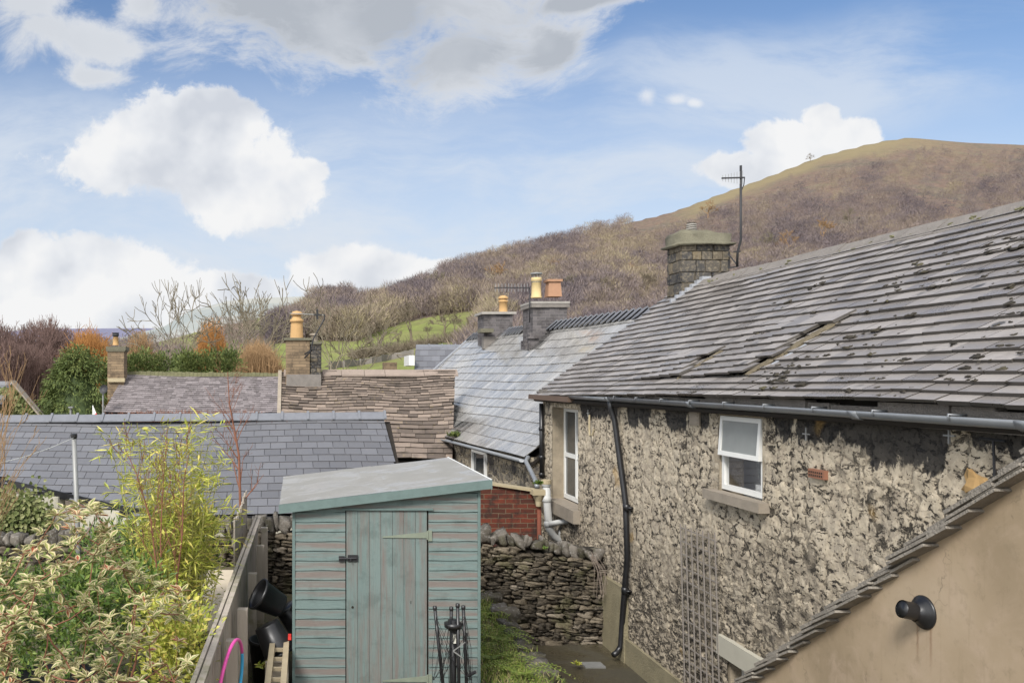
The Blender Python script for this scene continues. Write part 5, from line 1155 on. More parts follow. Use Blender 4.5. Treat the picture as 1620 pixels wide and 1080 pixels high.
FN2 = empty('paling_fence', (-.72, 10.7, -2.6), 'taller weathered paling panel with uneven tops behind the low fence', 'fence')
b = MB(); y = 9.45
while y < 11.6: h = -1.57 + rng.uniform(-.05, .04) + (.06 if y > 10.9 else 0); x = -.70 + rng.uniform(-.008, .008); b.box(x, x + .018, y, y + .10, -2.62, h, rng.random()); y += .112
b.build('palings', M['timber'], FN2)
b = MB(); b.box(-.725, -.705, 9.45, 11.6, -1.85, -1.78); b.box(-.725, -.705, 9.45, 11.6, -2.4, -2.33); b.build('rails', M['timber'], FN2)
# ------------------------------------------------------------------ things by the shed
def bucket(c, ax, r, h, label):
    b = MB(); b.lathe(c, ax, [(0, 0), (r * .74, 0), (r * .76, .01), (r * .97, h - .03), (r * 1.03, h - .03), (r * 1.06, h - .02), (r * 1.06, h), (r * .97, h), (r * .94, h - .04), (r * .7, .015), (0, .014)], 26)
    o = b.build('bucket', M['black'], None, True, label=label, cat='bucket', group='black buckets between the fence and the shed')
    return o
bucket((-.16, 8.3, -2.20), (-.80, -.25, .5), .15, .27, 'black bucket lying tipped over with its mouth to the left on top of the others')
bucket((-.12, 8.52, -2.28), (.62, .1, -.75), .14, .26, 'black bucket tilted towards the shed behind the two in front')
bucket((-.29, 8.15, -2.34), (.45, -.1, -.9), .165, .30, 'black bucket standing upside down at the front of the pile')
b = MB(); b.lathe((-.28, 8.4, -3.0), (0, 0, 1), [(0, 0), (.15, 0), (.19, .42), (.2, .42), (.2, .45), (.18, .45), (.15, .05), (0, .04)], 26); b.build('tub', M['black'], None, True, label='deep black tub standing under the pile of buckets', cat='tub')
b = MB(); b.box(-.085, -.055, 8.0, 8.1, -2.44, -2.41); b.build('red_cap', M['red'], bpy.data.objects['tub'])
LD = empty('ladder', (-.14, 7.4, -3), 'pale wooden ladder lying on trestles beside the shed wall', 'ladder')
for x in (-.25, -.12): b = MB(); b.bar((x, 6.6, -2.56), (x + .02, 8.1, -2.50), .05, .075, V((0, 0, 1)), rng.random()); b.build('rail', M['timber_pale'], LD)
b = MB()
for i in range(6): y = 6.75 + i * .24; b.bar((-.26, y, -2.555 + i * .008), (-.11, y, -2.555 + i * .008), .03, .03)
b.build('rungs', M['timber_pale'], LD)
for q_ in ((-.29, -.21, 6.95, 7.0, -2.60), (-.16, -.08, 6.95, 7.0, -2.60), (-.29, -.08, 7.75, 7.8, -2.57)): b = MB(); b.box(q_[0], q_[1], q_[2], q_[3], -3, q_[4]); b.build('leg', M['timber'], LD)
b = MB(); b.bar((-.17, 6.62, -2.515), (-.07, 6.62, -2.51), .03, .03); b.build('strap', M['grey_pipe'], LD)
HP = empty('hula_hoop', (-.52, 6.4, -2.8), 'pink and blue hula hoop hung over a fence post', 'hula hoop')
hc = V((-.505, 6.42, -2.33)); he = V((.18, 1, 0)).normalized(); hz = V((.09, 0, 1)).normalized()
def arc(t0, t1): return [hc + he * .36 * math.cos(t) + hz * .36 * math.sin(t) for t in np.linspace(t0, t1, 26)]
b = MB(); b.tube(arc(R(30), R(165)), .0135, 10); b.tube(arc(R(190), R(340)), .0135, 10); b.build('pink_tube', M['pink'], HP, True)
b = MB(); b.tube(arc(R(165), R(190)), .0135, 10); b.tube(arc(R(-20), R(30)), .0135, 10); b.build('blue_tube', M['blue'], HP, True)
AR = empty('rotary_airer', (1.32, 7.25, -3.0), 'folded black rotary clothes airer standing against the shed', 'rotary airer')
q = lambda x, y, Y=7.25: P(x, y, Y)
b = MB(); b.tube([q(717, 1160), q(717, 990)], .028, 12); b.build('pole', M['black'], AR, True)
b = MB(); b.lathe(q(717, 996), (0, 0, 1), [(.0, 0), (.045, 0), (.05, .02), (.075, .025), (.078, .06), (.05, .065), (.04, .09), (0, .09)], 16); b.build('hub', M['black'], AR, True)
for (x0, y0, x1, y1, Y) in ((688, 962, 708, 1150, 7.22), (714, 963, 713, 1150, 7.3), (724, 958, 727, 1150, 7.2), (733, 961, 741, 1150, 7.25)):
    b = MB(); b.tube([P(x0, y0, Y), P((x0 + x1) / 2, (y0 + y1) / 2, Y), P(x1, y1, Y)], .0145, 8)
    b.lathe(P(x0, y0, Y) - V((0, 0, .01)), (0, 0, 1), [(.017, 0), (.019, .005), (.017, .03), (0, .035)], 8); b.build('arm', M['black'], AR, True)
b = MB()
for i in range(34):
    a = rng.choice(((690, 975), (692, 985), (714, 975), (725, 975), (735, 975), (738, 1000))); c = rng.choice(((684, 1075), (695, 1090), (700, 1070), (712, 1110), (727, 1060), (745, 1075), (750, 1095), (742, 1050)))
    p, s_ = P(a[0] + rng.uniform(-2, 2), a[1], 7.2), P(c[0] + rng.uniform(-3, 3), c[1], 7.2 + rng.uniform(-.03, .05)); mid = (p + s_) / 2 + V((rng.uniform(-.04, .04), rng.uniform(-.05, .02), -.05)); b.tube([p, (p + mid) / 2 + V((rng.uniform(-.02, .02), 0, 0)), mid, (mid + s_) / 2 + V((rng.uniform(-.01, .01), 0, -.02)), s_], .0024, 4)
b.build('lines', M['black'], AR)
b = MB(); c = q(719, 1010, 7.2); b.box(c.x - .012, c.x + .014, 7.205, 7.215, c.z - .04, c.z + .035); b.build('tag', M['label'], AR)
b = MB(); b.bar(q(717, 1029, 7.19), q(731, 1039, 7.19), .022, .01); b.bar(q(717, 1029, 7.19), q(736, 1015, 7.19), .01, .008); b.build('clip', M['galv'], AR)
b = MB(); b.tube([q(741, 1068, 7.2), q(752, 1062, 7.15)], .014, 8); b.build('crank_handle', M['dark_metal'], AR)
CP = empty('clothes_post', P(128, 980, 9.2), 'thin galvanised clothes post with a washing line in front of the blue slates', 'clothes post')
b = MB(); b.tube([P(129, 990, 9.2), P(117, 690, 9.2)], .027, 10); b.build('post', M['galv'], CP, True)
b = MB(); b.lathe(P(117, 691, 9.2), (0, 0, 1), [(.028, -.02), (.036, 0), (.036, .035), (0, .04)], 10); b.build('cap', M['black'], CP)
b = MB(); b.tube([P(117, 692, 9.2), P(80, 708, 8.4), P(40, 722, 7.6), P(-40, 742, 6.6)], .0035, 5); b.build('washing_line', M['white'], CP)
b = MB(); b.tube([P(147, 700, 17.5), P(147, 641, 17.5)], .012, 6); fg = b.build('flag', M['white'], label='tiny red and white flag peeping over the blue slate ridge', cat='flag')
b = MB(); b.prism([P(147, 641, 17.48), P(153, 655, 17.48), P(153, 668, 17.48), P(147, 668, 17.48)], (0, .01, 0)); b.build('cloth', M['white'], fg); b = MB(); b.prism([P(148, 656, 17.46), P(153, 653, 17.46), P(153, 664, 17.46), P(148, 664, 17.46)], (0, .012, 0)); b.build('red_cross', M['red'], fg)
b = MB(); b.tube([P(112, 760, 26), P(112, 645, 26)], .04, 6); b.box(P(109, 0, 26).x, P(116, 0, 26).x, 25.9, 26.1, P(0, 645, 26).z, P(0, 643, 26).z); b.build('street_lamp', M['galv'], label='thin grey lamp post in front of the big evergreen', cat='lamp post')
SD = empty('satellite_dish', P(164, 640, 24), 'little satellite dish on a pole by the end of the purple slate cottage', 'dish')
b = MB(); b.tube([P(163, 760, 23.8), P(163, 612, 23.8)], .025, 6); b.build('pole', M['galv'], SD); b = MB(); b.lathe(P(165, 616, 23.75), (-.3, -1, .3), [(0, 0), (.07, .01), (.13, .035), (.13, .042), (.07, .016), (0, .01)], 16); b.build('dish', M['dark_metal'], SD)
# drain in the yard
b = MB(); b.box(3.72, 3.98, 11.0, 11.2, -3.725, -3.70); b.build('drain_cover', M['galv'], label='small square drain set in the wet yard floor', cat='drain')
# field wall and far small things
def field_wall(name, pts, h, th, m, label):
    b = MB()
    for i in range(len(pts) - 1):
        n = 14
        for k in range(n):
            q0 = (pts[i][0] + (pts[i + 1][0] - pts[i][0]) * k / n, pts[i][1] + (pts[i + 1][1] - pts[i][1]) * k / n); q1 = (pts[i][0] + (pts[i + 1][0] - pts[i][0]) * (k + 1) / n, pts[i][1] + (pts[i + 1][1] - pts[i][1]) * (k + 1) / n)
            a, c = at_px(*q0), at_px(*q1); hh = h * rng.uniform(.85, 1.15); up = V((0, 0, hh)); dn = V((0, 0, -.6)); t = V((0, th, 0)); b.hexa([a + dn, c + dn, c + dn + t, a + dn + t, a + up, c + up, c + up + t, a + up + t], rng.random())
    return b.build(name, m, label=label, cat='field wall')
field_wall('field_wall', [(520, 584), (560, 579), (600, 573), (655, 561)], 1.2, .6, M['ridge_stone'], 'dark dry stone field wall crossing the green pasture below the trees')
field_wall('field_wall', [(568, 470), (600, 463), (622, 458)], 1.3, .8, M['ridge_stone'], 'pale field wall on the skyline left of the wood')
# ------------------------------------------------------------------ vegetation
def bare_tree(seed, H, r0, levels=5, spread=.55, nsplit=(3, 5), up=.12, trunk=.28, minr=.012, lean=(0, 0)):
    g = random.Random(seed); mb = MB()
    def br(p, d, L, r, lev):
        n = 4 if lev < 2 else 3; pts = [p]; rs = [r]; dd = d.copy(); kids = []
        for i in range(n):
            k = .22 if lev else .08
            dd = (dd + V((g.gauss(0, k), g.gauss(0, k), g.gauss(0, k) + up * (lev > 0)))).normalized(); p = p + dd * (L / n); pts.append(p); rr = r * (1 - (i + 1) / n * .42); rs.append(max(rr, minr * .7)); kids.append((p.copy(), dd.copy(), rr))
        mb.tube(pts, rs, 7 if lev == 0 else (5 if lev < 3 else 3), cap=False, a=lev / levels)
        if lev >= levels: return
        m = g.randint(*nsplit) + (1 if lev >= 2 and nsplit[0] > 2 else 0)
        for i in range(m):
            q, dq, rq = kids[-1] if i < 2 else g.choice(kids[1 if lev else 2:])
            ax = dq.orthogonal().normalized(); ax.rotate(Matrix.Rotation(g.uniform(0, 6.283), 3, dq)); an = g.uniform(.25, 1.0) * spread * (1.25 if i else .7)
            nd = dq.copy(); nd.rotate(Matrix.Rotation(an, 3, ax)); br(q, nd, L * (g.uniform(.85, 1.05) if lev < 2 and levels > 4 else g.uniform(.55, .85)), max(rq * g.uniform(.5, .75), minr), lev + 1)
    br(V((0, 0, -.2)), V((lean[0], lean[1], 1)).normalized(), H * trunk, r0, 0)
    return mb
def tree_obj(mb, name, m):
    me = bpy.data.meshes.new(name); me.from_pydata(mb.v, [], mb.f); me.materials.append(m)
    a = me.attributes.new('rnd', 'FLOAT', 'FACE'); a.data.foreach_set('value', mb.a); me.polygons.foreach_set('use_smooth', [True] * len(mb.f))
    z = np.array(mb.v)[:, 2]; return me, float(np.percentile(z, 98.5))
TV = [tree_obj(bare_tree((101, 113, 122, 131, 147)[i], 10, .26, 5, .68, (2, 3), .08, .25, .03), 'bare_tree', M['bark_grey']) for i in range(5)]
TF = [tree_obj(bare_tree(200 + i, 8, .17, 4, .8, (3, 4), .06, .2, .03), 'field_tree', M['bark']) for i in range(4)]
TS_ = [tree_obj(bare_tree(300 + i, 8, .13, 5, .42, (3, 4), .25, .2, .014), 'birch_tree', M['twig_purple']) for i in range(3)]
used = {}
def place(meh, base, h, label, cat='tree', group=None, name='bare_tree', rot=None, m=None, sx=1.):
    me, H = meh; o = bpy.data.objects.new(name, me); COL.objects.link(o); o.location = base; s = h / H; o.scale = (s * sx, s * sx, s); o.rotation_euler = (0, 0, rot if rot is not None else rng.uniform(0, 6.28))
    if m: o.material_slots[0].link = 'OBJECT'; o.material_slots[0].material = m
    return tag(o, label, cat, group)
def zof(y, Y): return (PY - y) / F * Y
rng = random.Random(81)
G1 = 'tall bare trees behind the purple slate cottage'
for (px, ytop, Y, v, rot, sx, lab) in ((262, 446, 52, 0, .5, .8, 'leftmost tall bare tree with an open crown against the white cloud'), (300, 450, 56, 1, 2.2, .75, 'tall bare tree with upright limbs second from the left'), (332, 446, 50, 2, 1.0, .7, 'bare tree with twisting limbs in front of the orange willow'),
        (364, 456, 54, 3, 4.0, .8, 'bare tree leaning over the hedge, middle of the tall row'), (396, 450, 60, 4, 2.8, .85, 'bare tree with a wide low fork left of the orange chimney pot'), (428, 474, 64, 0, 3.3, .9, 'smaller bare tree just left of the orange chimney pot')):
    base = V(((px - PX) / F * Y, Y, GZ)); place(TV[v], base, zof(ytop, Y) - GZ, lab, 'tree', G1, rot=rot, sx=sx)
for (px, ytop, Y, v, rot, lab) in ((518, 440, 58, 1, 1.7, 'big round-headed bare tree right of the orange chimney pot'), (548, 478, 66, 3, .3, 'bare tree behind the round-headed one, above the brown tiled ridge')):
    p = tp3(px, Y); place(TV[v], p, zof(ytop, Y) - p.z, lab, 'tree', rot=rot, sx=1.)
G2 = 'trees scattered on the green pasture'
for (px, yb, yt, v, lab) in ((651, 545, 477, 0, 'spreading bare tree in the pasture left of the blue dormer roof'), (704, 533, 480, 1, 'bare tree standing above the blue dormer roof'), (720, 530, 500, 2, 'little bare thorn tree beside the tree above the blue roof'),
        (736, 528, 503, 3, 'small bare thorn close to the left grey brick chimney'), (602, 560, 505, 2, 'dense bare tree at the low end of the pasture hedge'), (572, 566, 520, 1, 'scrubby bare tree at the left end of the pasture'), (747, 527, 498, 0, 'half-hidden thorn tree touching the left brick chimney'),
        (628, 552, 522, 3, 'low thorn bush tree in the pasture hedge'), (678, 538, 515, 2, 'short thorn tree between two larger pasture trees'), (953, 487, 440, 1, 'round-topped pale tree on the slope left of the mossy chimney'), (1020, 470, 430, 2, 'bare tree just left of the mossy stone chimney')):
    p = at_px(px, yb); h = (yb - yt) / F * p.y; place(TF[v], p, h, lab, 'tree', G2 if px < 760 else None, name='field_tree')
for k, (px, yb, h, v, lab) in enumerate(((905, 478, 44, 0, 'pale domed tree on the slope right of the two-pot chimney'), (872, 440, 30, 2, 'small pale tree on the slope above the two-pot chimney'), (1000, 448, 30, 3, 'pale tree half way between two-pot chimney and mossy chimney'), (1210, 408, 40, 0, 'pale slope tree just right of the tall aerial mast'),
        (1248, 400, 34, 1, 'second pale slope tree right of the tall aerial mast'), (1300, 385, 38, 2, 'pale slope tree above the middle of the long stone ridge'), (1345, 360, 30, 3, 'pale slope tree above the ridge, higher than its neighbours'), (1120, 345, 26, 1, 'small tree on the slope left of the aerial mast'), (940, 425, 26, 1, 'small round tree high on the slope left of the mossy chimney'), (690, 470, 40, 3, 'lighter tree standing out at the lower edge of the wood'), (790, 460, 44, 0, 'pale tree behind the comb aerial'))):
    q_ = at_px(px, yb); place(TF[v], q_, h / F * q_.y, lab, 'tree', 'pale domed trees on the hillside', name='hillside_tree', m=M['twig_tan'] if k % 3 else M['bark_grey'], sx=1.1)
place(TF[1], at_px(1282, 256), (256 - 243) / F * at_px(1282, 256).y, 'tiny lone tree on the bare skyline below the summit', 'tree', name='field_tree')
# hedge of thorns in the field
b = MB()
for i in range(110):
    t = i / 109; p = at_px(560 + 195 * t, 566 - 36 * t ** 1.1 + rng.uniform(-3, 3)); s = rng.uniform(.8, 1.9)
    for k in range(26):
        d = V((rng.gauss(0, .8), rng.gauss(0, .8), rng.uniform(.3, 1.5))); q0 = p + V((rng.uniform(-1, 1) * s, 0, 0)); b.tube([q0, q0 + d * s * .9], [.06, .025], 3, False)
b.build('field_hedge', M['bark'], label='straggly bare thorn hedge running across the green pasture', cat='hedge')
# leaf clumps
def leaf_quad(mb, p, d, w, L, W, a, fold=.25):
    s = d.cross(w)
    if s.length < 1e-4: s = d.orthogonal()
    s.normalize(); n = s.cross(d).normalized(); m = p + d * L * .5
    mb.add([p, m + s * W / 2 + n * W * fold, p + d * L, m - s * W / 2 + n * W * fold], [(0, 1, 2), (0, 2, 3)], a)
def crown(ells, n, L, W, droop, rng, nclump, cs, upb=.0):
    """leaves gathered in clumps on the shells of a few ellipsoids"""
    mb = MB(); clumps = []
    for _ in range(nclump):
        c, r = rng.choice(ells); d = V((rng.gauss(0, 1), rng.gauss(0, 1) - .3, rng.gauss(0, 1) + .2)).normalized(); k = rng.uniform(.62, 1.03); clumps.append((V((c[0] + d.x * r[0] * k, c[1] + d.y * r[1] * k, c[2] + d.z * r[2] * k)), d, rng.random()))
    for c, d, tone in clumps:
        for _ in range(n // nclump):
            o = V((rng.gauss(0, 1), rng.gauss(0, 1), rng.gauss(0, 1))) * cs; p = c + o; dd = (d * .6 + o * (.5 / cs) + V((0, 0, -droop + upb)) + V((rng.gauss(0, .3), rng.gauss(0, .3), rng.gauss(0, .3)))).normalized()
            leaf_quad(mb, p, dd, V((rng.gauss(0, 1), rng.gauss(0, 1), 1)), L * rng.uniform(.6, 1.4), W * rng.uniform(.7, 1.3), min(1, max(0, tone * .6 + rng.random() * .4)))
    return mb
ET = empty('evergreen_tree', P(122, 760, 40), 'big rounded drooping evergreen left of the purple slate cottage', 'tree'); Y = 40
e = lambda px, py, rx, rz_, Y=40, ry=None: ((P(px, py, Y).x, Y, P(px, py, Y).z), (rx / F * Y, (ry or rx) / F * Y, rz_ / F * Y))
mb = crown([e(122, 640, 50, 78), e(105, 620, 30, 50), e(148, 600, 30, 42), e(122, 585, 32, 32), e(90, 650, 24, 40)], 15000, .20, .06, .9, rng, 420, .12); mb.build('crown', M['leaf_ever'], ET)
b = MB(); b.tube([P(122, 790, 40), P(122, 640, 40), P(122, 580, 40)], [.25, .2, .05], 8); b.build('trunk', M['bark'], ET)
b = MB(); b.lathe(P(122, 735, 40), (0, 0, 1), [(.1, 0), (1.05, 1.2), (1.15, 2.4), (.9, 3.6), (.3, 4.4), (0, 4.5)], 14); b.build('inner_foliage', M['leaf_ever'], ET)
for (x0, x1, yt, Y, lab, nm) in ((185, 300, 562, 44, 'dark conifer hedge behind the ridge of the purple slate cottage', 'conifer_hedge'), (290, 372, 560, 42, 'bluish conifer hedge end under the tall bare trees', 'conifer_hedge')):
    H = empty(nm, P((x0 + x1) / 2, 700, Y), lab, 'hedge'); ells = [e(x, yt + 26 + rng.uniform(-6, 6), 16, 28, Y) for x in range(x0, x1, 9)]
    crown(ells, 5200, .2, .065, .1, rng, 240, .16, .4).build('foliage', M['leaf_ever'], H); b = MB()
    for x in range(x0 + 8, x1, 30): b.tube([P(x, 720, Y), P(x, 590, Y)], .1, 6)
    b.build('trunks', M['bark'], H)
def thicket(px0, px1, ytop, ybase, Y, n, m, label, cat, name, jit=10, w=.02, sp=1., depth=2.):
    b = MB()
    for _ in range(n):
        x = rng.uniform(px0, px1); yy = Y + rng.uniform(-depth, depth); s = math.sin(math.pi * (x - px0) / (px1 - px0)) ** .45; top = ybase + (ytop - ybase) * s * rng.uniform(.65, 1.0); base = P(x + rng.uniform(-4, 4), ybase, yy); tip = P(x + rng.uniform(-jit, jit), top, yy); mid = base.lerp(tip, .55) + V((rng.gauss(0, .15), rng.gauss(0, .15), 0))
        b.tube([base, mid, tip], [w * 1.6, w, w * .5], 3, False, rng.random())
        for k in range(3):
            q0 = mid.lerp(tip, rng.random()); q1 = q0 + V((rng.gauss(0, .25), rng.gauss(0, .2), rng.uniform(.1, .6))) * sp; b.tube([q0, q1], [w * .7, w * .4], 3, False, rng.random())
    return b.build(name, m, label=label, cat=cat)
thicket(100, 180, 518, 640, 48, 950, M['twig_orange'], 'rounded orange willow behind the big evergreen', 'willow', 'orange_willow', 12, .02)
thicket(308, 362, 502, 620, 58, 520, M['twig_orange'], 'orange willow glowing behind the tall bare trees', 'willow', 'orange_willow', 8, .02)
thicket(362, 452, 540, 640, 46, 1500, M['twig_tan'], 'tan thicket of upright twigs left of the big orange chimney pot', 'thicket', 'twig_thicket', 7, .014)
thicket(195, 250, 520, 620, 52, 380, M['twig_tan'], 'pale brown bush behind the chimney of the purple slate cottage', 'bush', 'twig_bush', 10, .02)
G3 = 'reddish birch trees at the far left'
for k, (px, yt, Y, v, lab) in enumerate(((8, 512, 60, 0, 'reddish birch tree at the very left edge'), (40, 520, 55, 1, 'reddish birch tree second from the left edge'), (66, 508, 70, 2, 'thin reddish birch tree in front of the distant moor'), (88, 520, 62, 0, 'reddish birch tree just left of the big evergreen'), (25, 545, 44, 2, 'low reddish birch tree above the ivy gable'), (60, 548, 46, 1, 'low reddish birch tree between ivy gable and evergreen'), (-20, 520, 50, 1, 'reddish birch tree half cut by the left edge'), (105, 528, 75, 1, 'faint reddish birch tree behind the evergreen'))):
    for j in range(1): base = V(((px - PX) / F * Y, Y, GZ)); place(TS_[v], base, zof(yt, Y) - GZ, lab, 'tree', G3, name='birch_tree', sx=1.15)
thicket(-60, 120, 545, 680, 50, 1500, M['twig_purple'], 'mass of purple-brown twigs behind the ivy gable', 'thicket', 'twig_thicket', 10, .018, depth=4)
thicket(150, 460, 652, 668, 19.5, 420, M['stem_red'], 'tangle of red-brown creeper along the foot of the purple slate roof', 'creeper', 'red_creeper', 7, .007, depth=.5, sp=.22)
DF = empty('dark_fir', P(3, 690, 65), 'dark narrow fir cut by the left edge of the picture', 'tree'); crown([((P(3, 556, 65).x, 65, P(3, 556, 65).z), (.9, .9, 1.5)), ((P(3, 600, 65).x, 65, P(3, 600, 65).z), (1.5, 1.4, 2.2))], 2400, .25, .07, .3, rng, 90, .16).build('foliage', M['leaf_ever'], DF)
b = MB(); b.tube([P(3, 690, 65), P(3, 560, 65)], .12, 6); b.build('trunk', M['bark'], DF)
if 0: b.build('x', None, label='dark narrow fir cut by the left edge of the picture', cat='tree')
# ivy
mb = MB()
for _ in range(2600):
    px = rng.uniform(-20, 74); t = (px - 22) / 52 if px > 22 else 0; top = 612 + max(0, t) * 52; py = rng.uniform(top, 720); p = P(px, py, 29.9 - rng.random() * .12); leaf_quad(mb, p, V((rng.gauss(0, 1), -.3, rng.gauss(0, 1) - .6)).normalized(), V((0, -1, .3)), .13, .11, rng.random())
mb.build('ivy', M['leaf_ivy'], label='ivy covering the house end at the far left', cat='ivy')
mb = MB()
for _ in range(2600):
    px = rng.gauss(20, 34); py = rng.gauss(818, 20); 
    if px > 84: continue
    p = P(px, py, 13.3 - rng.random() * .5); leaf_quad(mb, p, V((rng.gauss(0, 1), -.3, rng.gauss(0, 1) - .4)).normalized(), V((0, -1, .3)), .07, .06, rng.random())
mb.build('ivy', M['leaf_ivy'], label='pale ivy heaped on the outbuilding wall above the garden wall', cat='ivy')
# ---- far woodland as one mass
def woodland():
    nr = np.random.RandomState(7); NV = 10; protos = []
    for k in range(NV):
        n = 165; az = nr.rand(n) * 6.283; rad = nr.rand(n) ** .5; hgt = nr.rand(n)
        base = np.stack([np.cos(az) * rad * .5 * np.sqrt(np.clip(1 - (hgt * 1.6 - .7) ** 2, .05, 1)), np.sin(az) * rad * .5 * np.sqrt(np.clip(1 - (hgt * 1.6 - .7) ** 2, .05, 1)), .10 + hgt * .78], -1)
        d = np.stack([np.cos(az) * .6 + nr.randn(n) * .3, np.sin(az) * .6 + nr.randn(n) * .3, .6 + nr.rand(n) * .8], -1); d /= np.linalg.norm(d, axis=1, keepdims=True)
        L = .10 + .16 * nr.rand(n); s = np.cross(d, nr.randn(n, 3)); s /= np.linalg.norm(s, axis=1, keepdims=True); wd = .005 + .008 * nr.rand(n)
        a = base - s * wd[:, None]; b_ = base + s * wd[:, None]; c = base + d * L[:, None]
        t = np.stack([a, b_, c], 1)
        # trunk slivers
        tr = np.array([[[-.015, 0, -.05], [.015, 0, -.05], [0, 0, .6]], [[0, -.015, -.05], [0, .015, -.05], [.05, .02, .5]]])
        protos.append(np.concatenate([t, tr]))
    pts = []; rad = random.Random(9)
    def dens(px, sy, t):
        n = float(fbm(np.array(px / 46.), np.array(sy / 24.), 12, 4)); n2 = float(fbm(np.array(px / 130.), np.array(sy / 60.), 15, 3))
        if px > 1000:
            d = 1 if n * .6 + n2 * .5 > .455 else .22
            if t > .93: d *= .05 if px < 1450 else .5
            if t > .97: d = 0
            if sy > 420 and px < 1200: d = max(d, .25)
        elif px > 760: d = .9 if (sy < 440 - (px - 760) * .15 or n > .5) else .22
        elif px > 430: d = 1.
        else: d = .06 if px > 235 else .25
        return d
    tries = 0
    while len(pts) < 13000 and tries < 90000:
        tries += 1; px = rad.uniform(-300, 1720); t = rad.uniform(.28, 1.0) ** .8; yr = float(ip(RD, px)); Y = YB * (yr / YB) ** t
        z = float(terr(px, Y)); sy = PY - z * F / Y
        if any(inpoly(np.array(px), np.array(sy), f) for f in FIELDS): continue
        if sy > 600 or (px > 1230 and sy > 470 - (px - 1230) * .25): continue
        if rad.random() > dens(px, sy, t): continue
        pts.append((px, Y, z, t, sy))
    T = []; Cc = []
    for (px, Y, z, t, sy) in pts:
        if px < 430: h = rad.uniform(3, 6)
        elif px < 1000: h = rad.uniform(5.5, 9.5) * (1 if t > .6 else .7)
        else: h = rad.uniform(3, 7) * rad.choice((.6, .8, 1, 1))
        if px > 1200: h *= .95
        w_ = h * rad.uniform(.75, 1.3) * (1.2 if px > 1000 else 1); a = rad.random() * 6.28; pr_ = protos[rad.randrange(NV)]
        ca, sa = math.cos(a), math.sin(a); q = pr_.copy(); x = q[..., 0] * ca - q[..., 1] * sa; y = q[..., 0] * sa + q[..., 1] * ca
        q = np.stack([x * w_ + (px - PX) / F * Y, y * w_ + Y, q[..., 2] * h + z], -1); T.append(q)
        n2 = float(fbm(np.array(px / 60.), np.array(sy / 30.), 22, 3)); Cc.append(np.clip(n2 * 1.3 - .15 + rad.uniform(-.36, .36), 0, 1) * np.ones(len(q)))
    T = np.concatenate(T).reshape(-1, 3); n = len(T) // 3; me = bpy.data.meshes.new('woodland')
    me.vertices.add(n * 3); me.vertices.foreach_set('co', T.astype(np.float32).reshape(-1)); me.loops.add(n * 3); me.loops.foreach_set('vertex_index', np.arange(n * 3, dtype=np.int32))
    me.polygons.add(n); me.polygons.foreach_set('loop_start', np.arange(0, n * 3, 3, dtype=np.int32)); me.polygons.foreach_set('loop_total', np.full(n, 3, np.int32)); me.update(); me.validate()
    at = me.attributes.new('rnd', 'FLOAT', 'FACE'); at.data.foreach_set('value', np.concatenate(Cc).astype(np.float32))
    def fn(g):
        r = g.attr('rnd'); return g.ramp(r, [(0, (.11, .092, .098)), (.3, (.165, .135, .135)), (.5, (.20, .158, .142)), (.72, (.24, .19, .145)), (1, (.28, .235, .15))])
    me.materials.append(mat('winter_wood', fn, .95, 0, .1)); o = bpy.data.objects.new('woodland', me); COL.objects.link(o); tag(o, 'bare winter woodland and scrub over the hillside', 'woodland', None, 'stuff')
woodland()
# ------------------------------------------------------------------ garden plants in the foreground
def skeleton(bases, tips, rng, bend=.08):
    """join every tip to the nearest node of a growing stem network; returns polylines"""
    nodes = [V(b_) for b_ in bases]; par = [-1] * len(nodes); lines = []
    tips = sorted([V(t) for t in tips], key=lambda t: min((t - V(b_)).length for b_ in bases)); load = [0] * len(nodes)
    for t in tips:
        best, bi = 1e9, 0
        for i, nn_ in enumerate(nodes):
            d = t - nn_; k = d.length * (1.5 - .5 * max(-1, d.normalized().z if d.length else 0)) + (.0 if par[i] >= 0 else .05)
            if k < best: best, bi = k, i
        a = nodes[bi]; L = (t - a).length; n = max(2, int(L / .12)); last = bi; off = V((rng.gauss(0, 1), rng.gauss(0, 1), 0)) * bend * L; pts = [a]
        for j in range(1, n + 1):
            u = j / n; p = a.lerp(t, u) + off * math.sin(math.pi * u) + V((0, 0, -.06 * L * math.sin(math.pi * u))); nodes.append(p); par.append(last); load.append(0); last = len(nodes) - 1; pts.append(p)
        i = last
        while i >= 0: load[i] += 1; i = par[i]
        lines.append(last)
    return nodes, par, load
def stems(mb, sk, r0, k=.5, n=5):
    nodes, par, load = sk
    for i, p in enumerate(par):
        if p >= 0: mb.tube([nodes[p], nodes[i]], [r0 * load[p] ** k if par[p] >= 0 else r0 * load[i] ** k, r0 * load[i] ** k], n, False)
def var_leaf(mb, p, d, up, L, W, a):
    s = d.cross(up)
    if s.length < 1e-3: s = d.orthogonal()
    s.normalize(); n = s.cross(d).normalized(); m = p + d * L * .5; t = p + d * L - n * L * .05; c = .5
    Lo, Ro, Li, Ri = m + s * W / 2 + n * W * .2, m - s * W / 2 + n * W * .2, m + s * W * c / 2 + n * W * .06, m - s * W * c / 2 + n * W * .06
    q1, q2 = p + d * L * .25, p + d * L * .8 - n * L * .05
    a1, a2 = q1 + s * W * .38 + n * W * .12, q1 - s * W * .38 + n * W * .12; e1, e2 = q2 + s * W * .3 + n * W * .1, q2 - s * W * .3 + n * W * .1
    mb.add([p, a1, Lo, e1, t, e2, Ro, a2, Li, Ri], [(0, 1, 2, 8), (8, 2, 3, 4)], a, 1.); mb.add([p, Li, t, Ri], [(0, 1, 2, 3)], a, 0.); mb.add([p, a2, Ro, e2, t, Ri], [(0, 5, 2, 1), (5, 4, 3, 2)], a, 1.)
rng = random.Random(91)
